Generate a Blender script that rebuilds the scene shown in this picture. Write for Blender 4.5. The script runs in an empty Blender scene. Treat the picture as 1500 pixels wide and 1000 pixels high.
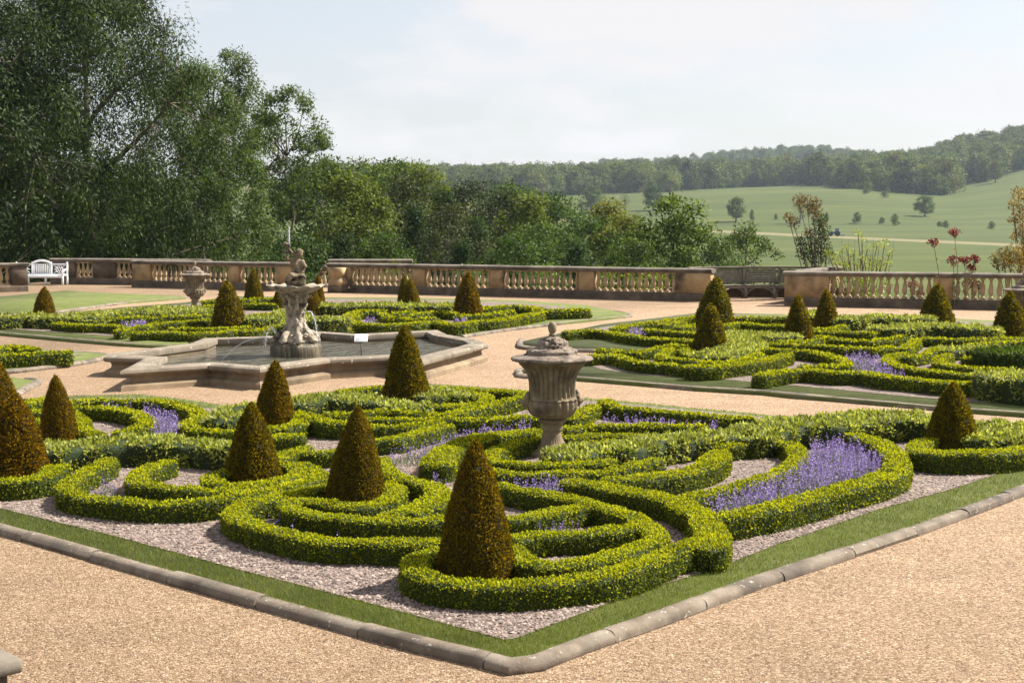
import bpy, math, random
import numpy as np
from mathutils import Vector

random.seed(7)
RNG = np.random.default_rng(7)
S = bpy.context.scene
COL = S.collection

# ------------------------------------------------------------------ camera
CAM_H, FPX, PITCH = 2.7, 2083.3, math.atan(175 / 2083.3)
cam_d = bpy.data.cameras.new('camera')
cam_d.lens, cam_d.sensor_width = 50.0, 36.0
cam_d.clip_start, cam_d.clip_end = 0.1, 30000
cam_d.dof.use_dof = True
cam_d.dof.focus_distance = 15.0
cam_d.dof.aperture_fstop = 9.0
cam = bpy.data.objects.new('camera', cam_d)
COL.objects.link(cam)
cam.location = (0, 0, CAM_H)
cam.rotation_euler = (math.pi / 2 - PITCH, 0, 0)
S.camera = cam

# ------------------------------------------------------------------ sky and sun
SUN_AZ, SUN_EL = math.radians(68), math.radians(47)      # azimuth clockwise from the view direction (+Y)
world = bpy.data.worlds.new('World')
S.world = world
world.use_nodes = True
wn, wl = world.node_tree.nodes, world.node_tree.links
wn.clear()
w_out = wn.new('ShaderNodeOutputWorld')
w_bg = wn.new('ShaderNodeBackground')
w_bg.inputs['Strength'].default_value = 0.070
sky = wn.new('ShaderNodeTexSky')
sky.sky_type = 'NISHITA'
sky.sun_disc = False
sky.sun_elevation = SUN_EL
sky.sun_rotation = SUN_AZ
sky.air_density, sky.dust_density, sky.ozone_density = 1.0, 2.2, 1.0
w_tc = wn.new('ShaderNodeTexCoord')
w_map = wn.new('ShaderNodeMapping')
w_map.inputs['Scale'].default_value = (1.0, 1.0, 3.2)
w_no = wn.new('ShaderNodeTexNoise')
w_no.inputs['Scale'].default_value = 4.5
w_no.inputs['Detail'].default_value = 7
w_no.inputs['Roughness'].default_value = 0.58
w_rmp = wn.new('ShaderNodeValToRGB')
w_rmp.color_ramp.elements[0].position, w_rmp.color_ramp.elements[0].color = 0.47, (0.50, 0.50, 0.50, 1)
w_rmp.color_ramp.elements[1].position, w_rmp.color_ramp.elements[1].color = 0.60, (1.0, 1.0, 1.0, 1)
w_mix = wn.new('ShaderNodeMix')
w_mix.data_type = 'RGBA'
w_mix.inputs['B'].default_value = (5.25, 5.10, 5.15, 1)      # thin bright cloud and haze
wl.new(w_tc.outputs['Generated'], w_map.inputs['Vector'])
wl.new(w_map.outputs['Vector'], w_no.inputs['Vector'])
wl.new(w_no.outputs['Fac'], w_rmp.inputs['Fac'])
wl.new(w_rmp.outputs['Color'], w_mix.inputs['Factor'])
wl.new(sky.outputs['Color'], w_mix.inputs['A'])
wl.new(w_mix.outputs['Result'], w_bg.inputs['Color'])
wl.new(w_bg.outputs['Background'], w_out.inputs['Surface'])

sun_d = bpy.data.lights.new('sun', 'SUN')
sun_d.energy, sun_d.angle, sun_d.color = 5.0, math.radians(0.53), (1.0, 0.94, 0.85)
sun = bpy.data.objects.new('sun', sun_d)
COL.objects.link(sun)
sd = Vector((math.sin(SUN_AZ) * math.cos(SUN_EL), math.cos(SUN_AZ) * math.cos(SUN_EL), math.sin(SUN_EL)))
sun.rotation_euler = sd.to_track_quat('Z', 'Y').to_euler()
sun.location = (30, 20, 60)

S.view_settings.view_transform = 'Standard'
S.view_settings.look = 'None'
S.view_settings.gamma = 1.0
S.view_settings.exposure = 1.3
S.view_settings.use_curve_mapping = False
S.cycles.max_bounces = 8
S.cycles.transparent_max_bounces = 8
S.cycles.use_denoising = True

# ------------------------------------------------------------------ where things stand
CP, SP = math.cos(PITCH), math.sin(PITCH)


def P(px, py, z=0.0):
    """ground point (x, y) at height z that the photograph shows at px, py (1500 x 1000)"""
    u, v = (px - 750) / FPX, (500 - py) / FPX
    dx, dy, dz = u, CP + v * SP, -SP + v * CP
    t = (z - CAM_H) / dz
    return np.array([dx * t, dy * t])


def XZ(px, py, Y):
    """point at distance Y"""
    u, v = (px - 750) / FPX, (500 - py) / FPX
    dy, dz = CP + v * SP, -SP + v * CP
    t = Y / dy
    return np.array([u * t, Y, CAM_H + dz * t])


def PX(x, y, z):
    z = z - CAM_H
    f = y * CP - z * SP
    return 750 + FPX * x / f, 500 - FPX * (y * SP + z * CP) / f


# ------------------------------------------------------------------ mesh helpers
def mesh(name, V, F, mats, mi=None, smooth=False, sharp=None):
    me = bpy.data.meshes.new(name)
    V = np.ascontiguousarray(V, dtype=np.float32)
    if isinstance(F, np.ndarray):
        F = [F]
    F = [np.ascontiguousarray(f, dtype=np.int32) for f in F if len(f)]
    loops = np.concatenate([f.ravel() for f in F])
    tot = np.concatenate([np.full(len(f), f.shape[1], dtype=np.int32) for f in F])
    st = np.concatenate([[0], np.cumsum(tot)[:-1]]).astype(np.int32)
    me.vertices.add(len(V))
    me.vertices.foreach_set('co', V.ravel())
    me.loops.add(len(loops))
    me.loops.foreach_set('vertex_index', loops)
    me.polygons.add(len(tot))
    me.polygons.foreach_set('loop_start', st)
    for m in (mats if isinstance(mats, (list, tuple)) else [mats]):
        me.materials.append(m)
    if mi is not None:
        me.polygons.foreach_set('material_index', np.ascontiguousarray(mi, dtype=np.int32))
    if smooth:
        me.polygons.foreach_set('use_smooth', np.ones(len(tot), dtype=bool))
    me.update(calc_edges=True)
    if smooth and sharp:
        me.set_sharp_from_angle(angle=math.radians(sharp))
    return me


class MB:
    """collects shapes for ONE mesh"""

    def __init__(self):
        self.V, self.F, self.M, self.n = [], [], [], 0

    def add(self, V, F, m=0):
        V = np.asarray(V, dtype=float).reshape(-1, 3)
        for f in (F if isinstance(F, list) else [F]):
            f = np.asarray(f, dtype=int)
            if len(f):
                self.F.append(f + self.n)
                self.M.append(np.full(len(f), m))
        self.V.append(V)
        self.n += len(V)
        return self

    def mesh(self, name, mats, smooth=False, sharp=None):
        return mesh(name, np.concatenate(self.V), self.F, mats, np.concatenate(self.M), smooth, sharp)


def obj(name, me, parent=None, loc=None, rz=0.0):
    o = bpy.data.objects.new(name, me)
    COL.objects.link(o)
    if parent is not None:
        o.parent = parent
    if loc is not None:
        o.location = loc if len(loc) == 3 else (loc[0], loc[1], 0)
    if rz:
        o.rotation_euler = (0, 0, rz)
    return o


def tag(o, label=None, cat=None, group=None, kind=None):
    if label:
        o['label'] = label
    if cat:
        o['category'] = cat
    if group:
        o['group'] = group
    if kind:
        o['kind'] = kind
    return o


def thing(name, label, cat, loc=(0, 0, 0), rz=0.0, group=None):
    return tag(obj(name, None, None, loc, rz), label, cat, group)


def box(c, s, rz=0.0, taper=1.0):
    x, y, z = np.array(s) / 2.0
    V = np.array([[-x, -y, -z], [x, -y, -z], [x, y, -z], [-x, y, -z], [-x, -y, z], [x, -y, z], [x, y, z], [-x, y, z]])
    V[4:, :2] *= taper
    if rz:
        cr, sr = math.cos(rz), math.sin(rz)
        V = np.stack([V[:, 0] * cr - V[:, 1] * sr, V[:, 0] * sr + V[:, 1] * cr, V[:, 2]], 1)
    F = np.array([[0, 3, 2, 1], [4, 5, 6, 7], [0, 1, 5, 4], [1, 2, 6, 5], [2, 3, 7, 6], [3, 0, 4, 7]])
    return V + np.array(c), F


def bbox(c, s, b=0.01, rz=0.0):
    """box with chamfered vertical edges and top"""
    x, y, h = s[0] / 2, s[1] / 2, s[2]
    ring = lambda i: [[-x + i + b, -y + i], [x - i - b, -y + i], [x - i, -y + i + b], [x - i, y - i - b], [x - i - b, y - i], [-x + i + b, y - i], [-x + i, y - i - b], [-x + i, -y + i + b]]
    V = [[p[0], p[1], -h / 2] for p in ring(0)] + [[p[0], p[1], h / 2 - b] for p in ring(0)] + [[p[0], p[1], h / 2] for p in ring(b)]
    V = np.array(V)
    if rz:
        cr, sr = math.cos(rz), math.sin(rz)
        V = np.stack([V[:, 0] * cr - V[:, 1] * sr, V[:, 0] * sr + V[:, 1] * cr, V[:, 2]], 1)
    q = [[k * 8 + i, k * 8 + (i + 1) % 8, k * 8 + 8 + (i + 1) % 8, k * 8 + 8 + i] for k in range(2) for i in range(8)]
    return V + np.array(c), [np.array(q), np.array([[16 + i for i in range(8)]]), np.array([[7 - i for i in range(8)]])]


def tube(path, rad, n=6, cap=True):
    path = np.asarray(path, float)
    N = len(path)
    rad = np.broadcast_to(np.asarray(rad, float), (N,))
    T = np.gradient(path, axis=0)
    T /= np.linalg.norm(T, axis=1)[:, None] + 1e-9
    ref = np.array([0.31, 0.17, 0.93]) if abs(T[0][2]) < 0.9 else np.array([1.0, 0.1, 0])
    A = np.cross(T, ref)
    A /= np.linalg.norm(A, axis=1)[:, None] + 1e-9
    B = np.cross(T, A)
    a = np.linspace(0, 2 * np.pi, n, endpoint=False)
    V = path[:, None] + rad[:, None, None] * (np.cos(a)[None, :, None] * A[:, None] + np.sin(a)[None, :, None] * B[:, None])
    i = np.arange(N - 1)[:, None] * n
    j = np.arange(n)[None]
    j2 = (j + 1) % n
    F = [np.stack([i + j, i + j2, i + n + j2, i + n + j], -1).reshape(-1, 4)]
    if cap:
        F.append(np.arange(n)[None, ::-1])
        F.append((np.arange(n) + (N - 1) * n)[None])
    return V.reshape(-1, 3), F


def lathe(prof, n=24, mod=None):
    """prof: (r, z) rows; mod(angle, r, z) scales r"""
    prof = np.asarray(prof, float)
    a = np.linspace(0, 2 * np.pi, n, endpoint=False)
    R, Z = prof[:, 0][:, None], prof[:, 1][:, None]
    R = R * np.ones((1, n))
    Z = Z * np.ones((1, n))
    if mod is not None:
        R = R * mod(a[None] * np.ones_like(R), R, Z)
    V = np.stack([R * np.cos(a), R * np.sin(a), Z], -1)
    N = len(prof)
    i = np.arange(N - 1)[:, None] * n
    j = np.arange(n)[None]
    j2 = (j + 1) % n
    F = [np.stack([i + j, i + j2, i + n + j2, i + n + j], -1).reshape(-1, 4), np.arange(n)[None, ::-1], (np.arange(n) + (N - 1) * n)[None]]
    return V.reshape(-1, 3), F


def ball(c, r, n=8, sq=(1, 1, 1)):
    t = np.linspace(0.02, math.pi - 0.02, n)
    V, F = lathe(np.stack([np.sin(t), -np.cos(t)], 1), n + 2)
    return V * np.array(sq) * r + np.array(c), F


def vnoise(Pt, scale, seed=0):
    Q = np.asarray(Pt, float) * scale + 1000.0
    I = np.floor(Q).astype(np.int64)
    f = Q - I
    f = f * f * (3 - 2 * f)
    out = np.zeros(len(Q))
    for dx in (0, 1):
        for dy in (0, 1):
            for dz in (0, 1):
                h = (I[:, 0] + dx) * 73856093 ^ (I[:, 1] + dy) * 19349663 ^ (I[:, 2] + dz) * 83492791 ^ (seed * 2654435761)
                h = (h ^ (h >> 13)) * 1274126177 & 0x7fffffff
                v = ((h ^ (h >> 16)) & 0xffff) / 65535.0
                w = (f[:, 0] if dx else 1 - f[:, 0]) * (f[:, 1] if dy else 1 - f[:, 1]) * (f[:, 2] if dz else 1 - f[:, 2])
                out += v * w
    return out * 2 - 1


def unit(v):
    return v / (np.linalg.norm(v, axis=-1, keepdims=True) + 1e-9)


def leaves(pos, d, L, W, rng, face=None, loose=0.5):
    """one folded four-cornered leaf per position, growing along d, its blade turned towards face"""
    n = len(pos)
    d = unit(d)
    r = rng.normal(size=(n, 3))
    if face is not None:
        r = face + r * loose
    s = unit(np.cross(d, r))
    nn = np.cross(s, d)
    L = (L * rng.uniform(0.7, 1.25, n))[:, None]
    W = (W * rng.uniform(0.75, 1.2, n))[:, None]
    m = pos + d * L * 0.5 + nn * W * 0.18
    V = np.stack([pos, m + s * W * 0.5, pos + d * L, m - s * W * 0.5], 1).reshape(-1, 3)
    return V, np.arange(4 * n).reshape(n, 4)


def grid_sample(G, n, rng, closed=False):
    """n random points and normals on a grid surface G (S, K, 3), even by area"""
    a = np.linalg.norm(np.cross(G[1:, :-1] - G[:-1, :-1], G[:-1, 1:] - G[:-1, :-1]), axis=2)
    p = (a / a.sum()).ravel()
    c = rng.choice(len(p), n, p=p)
    i, j = c // a.shape[1], c % a.shape[1]
    u, v = rng.random(n)[:, None], rng.random(n)[:, None]
    A, B, C, D = G[i, j], G[i + 1, j], G[i, j + 1], G[i + 1, j + 1]
    pos = (A * (1 - u) + B * u) * (1 - v) + (C * (1 - u) + D * u) * v
    nrm = unit(np.cross(B - A, C - A))
    return pos, nrm, a.sum()


def grid_area(G):
    return np.linalg.norm(np.cross(G[1:, :-1] - G[:-1, :-1], G[:-1, 1:] - G[:-1, :-1]), axis=2).sum()


def grid_faces(n, k):
    i = np.arange(n - 1)[:, None] * k
    j = np.arange(k - 1)[None]
    return np.stack([i + j, i + j + 1, i + k + j + 1, i + k + j], -1).reshape(-1, 4)


def smooth_path(pts, ds):
    p = np.asarray(pts, float)
    if len(p) > 2:
        q = np.vstack([2 * p[0] - p[1], p, 2 * p[-1] - p[-2]])
        out = []
        for i in range(1, len(q) - 2):
            t = np.linspace(0, 1, 12, endpoint=False)[:, None]
            a, b, c, d = q[i - 1], q[i], q[i + 1], q[i + 2]
            out.append(0.5 * (2 * b + (c - a) * t + (2 * a - 5 * b + 4 * c - d) * t ** 2 + (3 * b - a - 3 * c + d) * t ** 3))
        p = np.vstack(out + [p[-1:]])
    s = np.concatenate([[0], np.cumsum(np.linalg.norm(np.diff(p, axis=0), axis=1))])
    n = max(3, int(s[-1] / ds) + 1)
    t = np.linspace(0, s[-1], n)
    return np.stack([np.interp(t, s, p[:, k]) for k in range(p.shape[1])], 1)


def sheet(name, poly, z, mat, kind='structure', skirt=None):
    """flat polygon at height z, triangulated"""
    import mathutils
    pts = [Vector((p[0], p[1], 0)) for p in poly]
    tris = mathutils.geometry.tessellate_polygon([pts])
    V = np.array([[p[0], p[1], z] for p in poly])
    F = [np.array(tris)]
    a = sum(poly[i][0] * poly[(i + 1) % len(poly)][1] - poly[(i + 1) % len(poly)][0] * poly[i][1] for i in range(len(poly)))
    t0 = F[0][0]
    e = np.cross(V[t0[1]] - V[t0[0]], V[t0[2]] - V[t0[0]])
    if e[2] < 0:
        F[0] = F[0][:, ::-1]
    if skirt is not None:
        n = len(V)
        V = np.vstack([V, V * [1, 1, 0] + [0, 0, skirt]])
        q = np.array([[i, (i + 1) % n, n + (i + 1) % n, n + i] for i in range(n)])
        F.append(q if a < 0 else q[:, ::-1])
    return tag(obj(name, mesh(name, V, F, mat)), kind=kind)


def in_poly(p, poly):
    poly = np.asarray(poly)
    x, y = p[:, 0], p[:, 1]
    ins = np.zeros(len(p), bool)
    j = len(poly) - 1
    for i in range(len(poly)):
        xi, yi, xj, yj = poly[i][0], poly[i][1], poly[j][0], poly[j][1]
        c = ((yi > y) != (yj > y)) & (x < (xj - xi) * (y - yi) / (yj - yi + 1e-12) + xi)
        ins ^= c
        j = i
    return ins


def offsets(path, closed):
    """mitred left normals of a 2-D path"""
    p = np.asarray(path, float)
    n = len(p)
    d = unit(np.diff(np.vstack([p, p[:1]]) if closed else p, axis=0))
    nr = np.stack([-d[:, 1], d[:, 0]], 1)
    out = np.zeros_like(p)
    for i in range(n):
        a = nr[i - 1] if (i > 0 or closed) else nr[0]
        b = nr[i] if (i < n - 1 or closed) else nr[-1]
        m = a + b
        m = m / (np.linalg.norm(m) + 1e-9)
        out[i] = m / max(0.35, float(m @ a))
    return out


def sweep(path, offs, prof):
    """closed profile of (offset, z) along a 2-D path with given offset vectors"""
    prof = np.asarray(prof, float)
    k = len(prof)
    V = np.array([[p[0] + o[0] * q[0], p[1] + o[1] * q[0], q[1]] for p, o in zip(path, offs) for q in prof])
    n = len(path)
    F = [[i * k + j, i * k + (j + 1) % k, (i + 1) * k + (j + 1) % k, (i + 1) * k + j] for i in range(n - 1) for j in range(k)]
    return V, [np.array(F), np.arange(k)[None], (np.arange(k) + (n - 1) * k)[None, ::-1]]


def stones(path, prof, length, name, mats, parent, gap=0.008, closed=False, jit=0.004, sharp=40, origin=(0, 0, 0)):
    """a run of separate dressed stones, each an object, children of parent"""
    p = np.asarray(path, float)
    of = offsets(p, closed)
    if closed:
        p, of = np.vstack([p, p[:1]]), np.vstack([of, of[:1]])
    seg = np.linalg.norm(np.diff(p, axis=0), axis=1)
    s = np.concatenate([[0], np.cumsum(seg)])
    n = max(1, round(s[-1] / length))
    cuts = np.linspace(0, s[-1], n + 1)
    if closed or len(p) < 12:                # snap joints to corners
        for c in s[1:-1]:
            k = int(np.argmin(abs(cuts - c)))
            if abs(cuts[k] - c) < length * 0.45 and 0 < k < n:
                cuts[k] = c
    made = []
    for k in range(n):
        a, b = cuts[k] + gap / 2, cuts[k + 1] - gap / 2
        if b - a < 0.03:
            continue
        ts = [a] + [c for c in s if a + 1e-3 < c < b - 1e-3] + [b]
        pts, oo = [], []
        for t in ts:
            i = min(max(int(np.searchsorted(s, t, side='right')) - 1, 0), len(seg) - 1)
            f = (t - s[i]) / seg[i]
            d = (p[i + 1] - p[i]) / seg[i]
            o = np.array([-d[1], d[0]])
            for e in (i, i + 1):
                if abs(t - s[e]) < gap:
                    o = of[e]
            if len(p) > 12:
                o = of[i] * (1 - f) + of[i + 1] * f
            pts.append(p[i] * (1 - f) + p[i + 1] * f)
            oo.append(o)
        pr = np.asarray(prof, float) + RNG.normal(0, jit * 0.4, (len(prof), 2)) + np.array([RNG.uniform(-jit, jit), RNG.uniform(-jit, jit)])
        V, F = sweep(pts, oo, pr)
        V = V - np.array(origin)
        o = obj(name, mesh(name, V, F, mats, smooth=True, sharp=sharp), parent)
        made.append(o)
    return made


# ------------------------------------------------------------------ materials
def new_mat(name):
    m = bpy.data.materials.new(name)
    m.use_nodes = True
    nt = m.node_tree
    nt.nodes.clear()
    out = nt.nodes.new('ShaderNodeOutputMaterial')
    return m, nt.nodes, nt.links, out


def ramp(nodes, stops):
    r = nodes.new('ShaderNodeValToRGB')
    e = r.color_ramp.elements
    while len(e) < len(stops):
        e.new(0.5)
    for k, (p, c) in enumerate(stops):
        e[k].position = p
        e[k].color = (*c, 1)
    return r


def leaf_mat(name, stops, transl=0.35, tcol=(1.3, 1.25, 0.6), rough=0.5, patch=0.35, pscale=2.5, spec=0.4):
    m, N, L, out = new_mat(name)
    g = N.new('ShaderNodeNewGeometry')
    r = ramp(N, stops)
    L.new(g.outputs['Random Per Island'], r.inputs['Fac'])
    tc = N.new('ShaderNodeTexCoord')
    no = N.new('ShaderNodeTexNoise')
    no.inputs['Scale'].default_value = pscale
    no.inputs['Detail'].default_value = 3
    L.new(tc.outputs['Object'], no.inputs['Vector'])
    mr = N.new('ShaderNodeMapRange')
    mr.inputs['From Min'].default_value, mr.inputs['From Max'].default_value = 0.3, 0.7
    mr.inputs['To Min'].default_value, mr.inputs['To Max'].default_value = 1 - patch, 1 + patch
    L.new(no.outputs['Fac'], mr.inputs['Value'])
    oi = N.new('ShaderNodeObjectInfo')
    mul0 = N.new('ShaderNodeMix')
    mul0.data_type, mul0.blend_type = 'RGBA', 'MULTIPLY'
    mul0.inputs['Factor'].default_value = 1
    L.new(r.outputs['Color'], mul0.inputs['A'])
    L.new(oi.outputs['Color'], mul0.inputs['B'])
    vm = N.new('ShaderNodeVectorMath')
    vm.operation = 'SCALE'
    L.new(mul0.outputs['Result'], vm.inputs[0])
    L.new(mr.outputs['Result'], vm.inputs['Scale'])
    b = N.new('ShaderNodeBsdfPrincipled')
    b.inputs['Roughness'].default_value = rough
    b.inputs['Specular IOR Level'].default_value = spec
    L.new(vm.outputs['Vector'], b.inputs['Base Color'])
    t = N.new('ShaderNodeBsdfTranslucent')
    tm = N.new('ShaderNodeVectorMath')
    tm.operation = 'MULTIPLY'
    tm.inputs[1].default_value = tcol
    L.new(vm.outputs['Vector'], tm.inputs[0])
    L.new(tm.outputs['Vector'], t.inputs['Color'])
    mx = N.new('ShaderNodeMixShader')
    mx.inputs['Fac'].default_value = transl
    L.new(b.outputs['BSDF'], mx.inputs[1])
    L.new(t.outputs['BSDF'], mx.inputs[2])
    L.new(mx.outputs['Shader'], out.inputs['Surface'])
    return m


def rough_mat(name, stops, scale=4, detail=6, rough=0.85, bump=0.3, bscale=40, dist=0.01, stain=None, coord='Object', spec=0.3, island=0.0, vor=0.0, spots=None, stretch=None):
    """noise-coloured matt surface; stain = (colour, scale, low, high), spots = (colour, scale, size)"""
    m, N, L, out = new_mat(name)
    tc = N.new('ShaderNodeTexCoord')
    if coord == 'World':
        g = N.new('ShaderNodeNewGeometry')
        vec = g.outputs['Position']
    else:
        vec = tc.outputs[coord]
    if stretch:
        mp_ = N.new('ShaderNodeMapping')
        mp_.inputs['Scale'].default_value = stretch
        L.new(vec, mp_.inputs['Vector'])
        vec = mp_.outputs['Vector']
    no = N.new('ShaderNodeTexNoise')
    no.inputs['Scale'].default_value = scale
    no.inputs['Detail'].default_value = detail
    no.inputs['Roughness'].default_value = 0.62
    L.new(vec, no.inputs['Vector'])
    r = ramp(N, stops)
    L.new(no.outputs['Fac'], r.inputs['Fac'])
    col = r.outputs['Color']
    if stain:
        n2 = N.new('ShaderNodeTexNoise')
        n2.inputs['Scale'].default_value = stain[1]
        n2.inputs['Detail'].default_value = 5
        L.new(vec, n2.inputs['Vector'])
        mr = N.new('ShaderNodeMapRange')
        mr.inputs['From Min'].default_value, mr.inputs['From Max'].default_value = stain[2], stain[3]
        L.new(n2.outputs['Fac'], mr.inputs['Value'])
        mx = N.new('ShaderNodeMix')
        mx.data_type = 'RGBA'
        mx.inputs['B'].default_value = (*stain[0], 1)
        L.new(mr.outputs['Result'], mx.inputs['Factor'])
        L.new(col, mx.inputs['A'])
        col = mx.outputs['Result']
    if spots:
        v = N.new('ShaderNodeTexVoronoi')
        v.inputs['Scale'].default_value = spots[1]
        n3 = N.new('ShaderNodeTexNoise')
        n3.inputs['Scale'].default_value = spots[1] * 2.3
        L.new(vec, n3.inputs['Vector'])
        wv = N.new('ShaderNodeVectorMath')
        wv.operation = 'MULTIPLY_ADD'
        wv.inputs[1].default_value = (0.12, 0.12, 0.12)
        L.new(n3.outputs['Color'], wv.inputs[0])
        L.new(vec, wv.inputs[2])
        L.new(wv.outputs['Vector'], v.inputs['Vector'])
        cm = N.new('ShaderNodeMapRange')
        cm.inputs['From Min'].default_value, cm.inputs['From Max'].default_value = spots[2], spots[2] * 0.6
        L.new(v.outputs['Distance'], cm.inputs['Value'])
        mx = N.new('ShaderNodeMix')
        mx.data_type = 'RGBA'
        mx.inputs['B'].default_value = (*spots[0], 1)
        L.new(cm.outputs['Result'], mx.inputs['Factor'])
        L.new(col, mx.inputs['A'])
        col = mx.outputs['Result']
    if island:
        g2 = N.new('ShaderNodeNewGeometry')
        oi = N.new('ShaderNodeObjectInfo')
        ad = N.new('ShaderNodeMath')
        ad.operation = 'ADD'
        L.new(g2.outputs['Random Per Island'], ad.inputs[0])
        L.new(oi.outputs['Random'], ad.inputs[1])
        mr = N.new('ShaderNodeMapRange')
        mr.inputs['From Max'].default_value = 2
        mr.inputs['To Min'].default_value, mr.inputs['To Max'].default_value = 1 - island, 1 + island
        L.new(ad.outputs['Value'], mr.inputs['Value'])
        vm = N.new('ShaderNodeVectorMath')
        vm.operation = 'SCALE'
        L.new(col, vm.inputs[0])
        L.new(mr.outputs['Result'], vm.inputs['Scale'])
        col = vm.outputs['Vector']
    b = N.new('ShaderNodeBsdfPrincipled')
    b.inputs['Roughness'].default_value = rough
    b.inputs['Specular IOR Level'].default_value = spec
    L.new(col, b.inputs['Base Color'])
    if bump:
        n4 = N.new('ShaderNodeTexNoise')
        n4.inputs['Scale'].default_value = bscale
        n4.inputs['Detail'].default_value = 5
        n4.inputs['Roughness'].default_value = 0.7
        L.new(vec, n4.inputs['Vector'])
        bp = N.new('ShaderNodeBump')
        bp.inputs['Strength'].default_value = bump
        bp.inputs['Distance'].default_value = dist
        L.new(n4.outputs['Fac'], bp.inputs['Height'])
        L.new(bp.outputs['Normal'], b.inputs['Normal'])
    L.new(b.outputs['BSDF'], out.inputs['Surface'])
    return m


def island_mat(name, stops, rough=0.8, spec=0.3):
    m, N, L, out = new_mat(name)
    g = N.new('ShaderNodeNewGeometry')
    r = ramp(N, stops)
    L.new(g.outputs['Random Per Island'], r.inputs['Fac'])
    b = N.new('ShaderNodeBsdfPrincipled')
    b.inputs['Roughness'].default_value = rough
    b.inputs['Specular IOR Level'].default_value = spec
    L.new(r.outputs['Color'], b.inputs['Base Color'])
    L.new(b.outputs['BSDF'], out.inputs['Surface'])
    return m


def gravel_mat(name, stops, cell, big=(0.86, 1.20)):
    """pebble-sized cells with their own tones and relief, plus broad tonal drift"""
    m, N, L, out = new_mat(name)
    g = N.new('ShaderNodeNewGeometry')
    v = N.new('ShaderNodeTexVoronoi')
    v.inputs['Scale'].default_value = cell
    L.new(g.outputs['Position'], v.inputs['Vector'])
    sep = N.new('ShaderNodeSeparateColor')
    L.new(v.outputs['Color'], sep.inputs['Color'])
    r = ramp(N, stops)
    L.new(sep.outputs['Red'], r.inputs['Fac'])
    no = N.new('ShaderNodeTexNoise')
    no.inputs['Scale'].default_value = 0.9
    no.inputs['Detail'].default_value = 8
    no.inputs['Roughness'].default_value = 0.7
    L.new(g.outputs['Position'], no.inputs['Vector'])
    mr = N.new('ShaderNodeMapRange')
    mr.inputs['From Min'].default_value, mr.inputs['From Max'].default_value = 0.3, 0.7
    mr.inputs['To Min'].default_value, mr.inputs['To Max'].default_value = big
    L.new(no.outputs['Fac'], mr.inputs['Value'])
    vm = N.new('ShaderNodeVectorMath')
    vm.operation = 'SCALE'
    L.new(r.outputs['Color'], vm.inputs[0])
    L.new(mr.outputs['Result'], vm.inputs['Scale'])
    b = N.new('ShaderNodeBsdfPrincipled')
    b.inputs['Roughness'].default_value = 0.85
    b.inputs['Specular IOR Level'].default_value = 0.25
    L.new(vm.outputs['Vector'], b.inputs['Base Color'])
    bp = N.new('ShaderNodeBump')
    bp.invert = True
    bp.inputs['Strength'].default_value = 0.9
    bp.inputs['Distance'].default_value = 0.6 / cell
    L.new(v.outputs['Distance'], bp.inputs['Height'])
    L.new(bp.outputs['Normal'], b.inputs['Normal'])
    L.new(b.outputs['BSDF'], out.inputs['Surface'])
    return m


def plain(name, c, rough=0.5, metal=0.0, spec=0.5, em=None):
    m, N, L, out = new_mat(name)
    b = N.new('ShaderNodeBsdfPrincipled')
    b.inputs['Base Color'].default_value = (*c, 1)
    b.inputs['Roughness'].default_value = rough
    b.inputs['Metallic'].default_value = metal
    b.inputs['Specular IOR Level'].default_value = spec
    L.new(b.outputs['BSDF'], out.inputs['Surface'])
    return m


M = {}
M['box'] = leaf_mat('box_leaves', [(0.0, (0.055, 0.080, 0.003)), (0.5, (0.100, 0.132, 0.004)), (0.9, (0.165, 0.195, 0.007)), (1.0, (0.25, 0.27, 0.03))], 0.36, (1.3, 1.2, 0.3), 0.55, 0.22, 3.0, 0.18)
M['box_new_sunlit'] = leaf_mat('box_new_shoots_sunlit', [(0.0, (0.29, 0.32, 0.007)), (0.6, (0.41, 0.42, 0.009)), (1.0, (0.48, 0.475, 0.025))], 0.42, (1.2, 1.15, 0.3), 0.6, 0.18, 3.0, 0.12)  # new growth, with the sunlit look of hedge tops put into its colour
M['box_core'] = rough_mat('box_core', [(0.3, (0.010, 0.018, 0.003)), (0.7, (0.035, 0.055, 0.006))], 60, 3, 0.8, 0.8, 90, 0.02)  # dark green inner body; its tone stands in for shade between leaves
M['yew'] = leaf_mat('yew_sprigs', [(0.0, (0.048, 0.042, 0.004)), (0.5, (0.098, 0.082, 0.006)), (0.85, (0.155, 0.125, 0.008)), (1.0, (0.235, 0.178, 0.010))], 0.42, (1.9, 1.55, 0.4), 0.6, 0.22, 5.0, 0.12)
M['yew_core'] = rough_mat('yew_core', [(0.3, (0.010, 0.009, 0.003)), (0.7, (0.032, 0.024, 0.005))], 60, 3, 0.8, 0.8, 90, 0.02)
M['herb'] = leaf_mat('herb_leaves', [(0.0, (0.08, 0.10, 0.016)), (0.4, (0.23, 0.26, 0.045)), (0.8, (0.36, 0.38, 0.095)), (1.0, (0.50, 0.50, 0.23))], 0.45, (1.2, 1.2, 0.5), 0.55, 0.22, 2.0, 0.2)
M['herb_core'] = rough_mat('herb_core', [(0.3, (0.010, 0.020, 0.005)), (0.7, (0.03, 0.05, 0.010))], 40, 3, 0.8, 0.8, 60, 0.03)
M['purple'] = leaf_mat('purple_florets', [(0.0, (0.13, 0.085, 0.25)), (0.5, (0.25, 0.185, 0.42)), (1.0, (0.42, 0.34, 0.58))], 0.3, (1.1, 1.0, 1.15), 0.6, 0.1, 4)
M['stalk'] = leaf_mat('flower_stalks', [(0.0, (0.09, 0.11, 0.05)), (1.0, (0.20, 0.23, 0.13))], 0.3, (1.1, 1.2, 0.7), 0.6, 0.2, 3)
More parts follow.
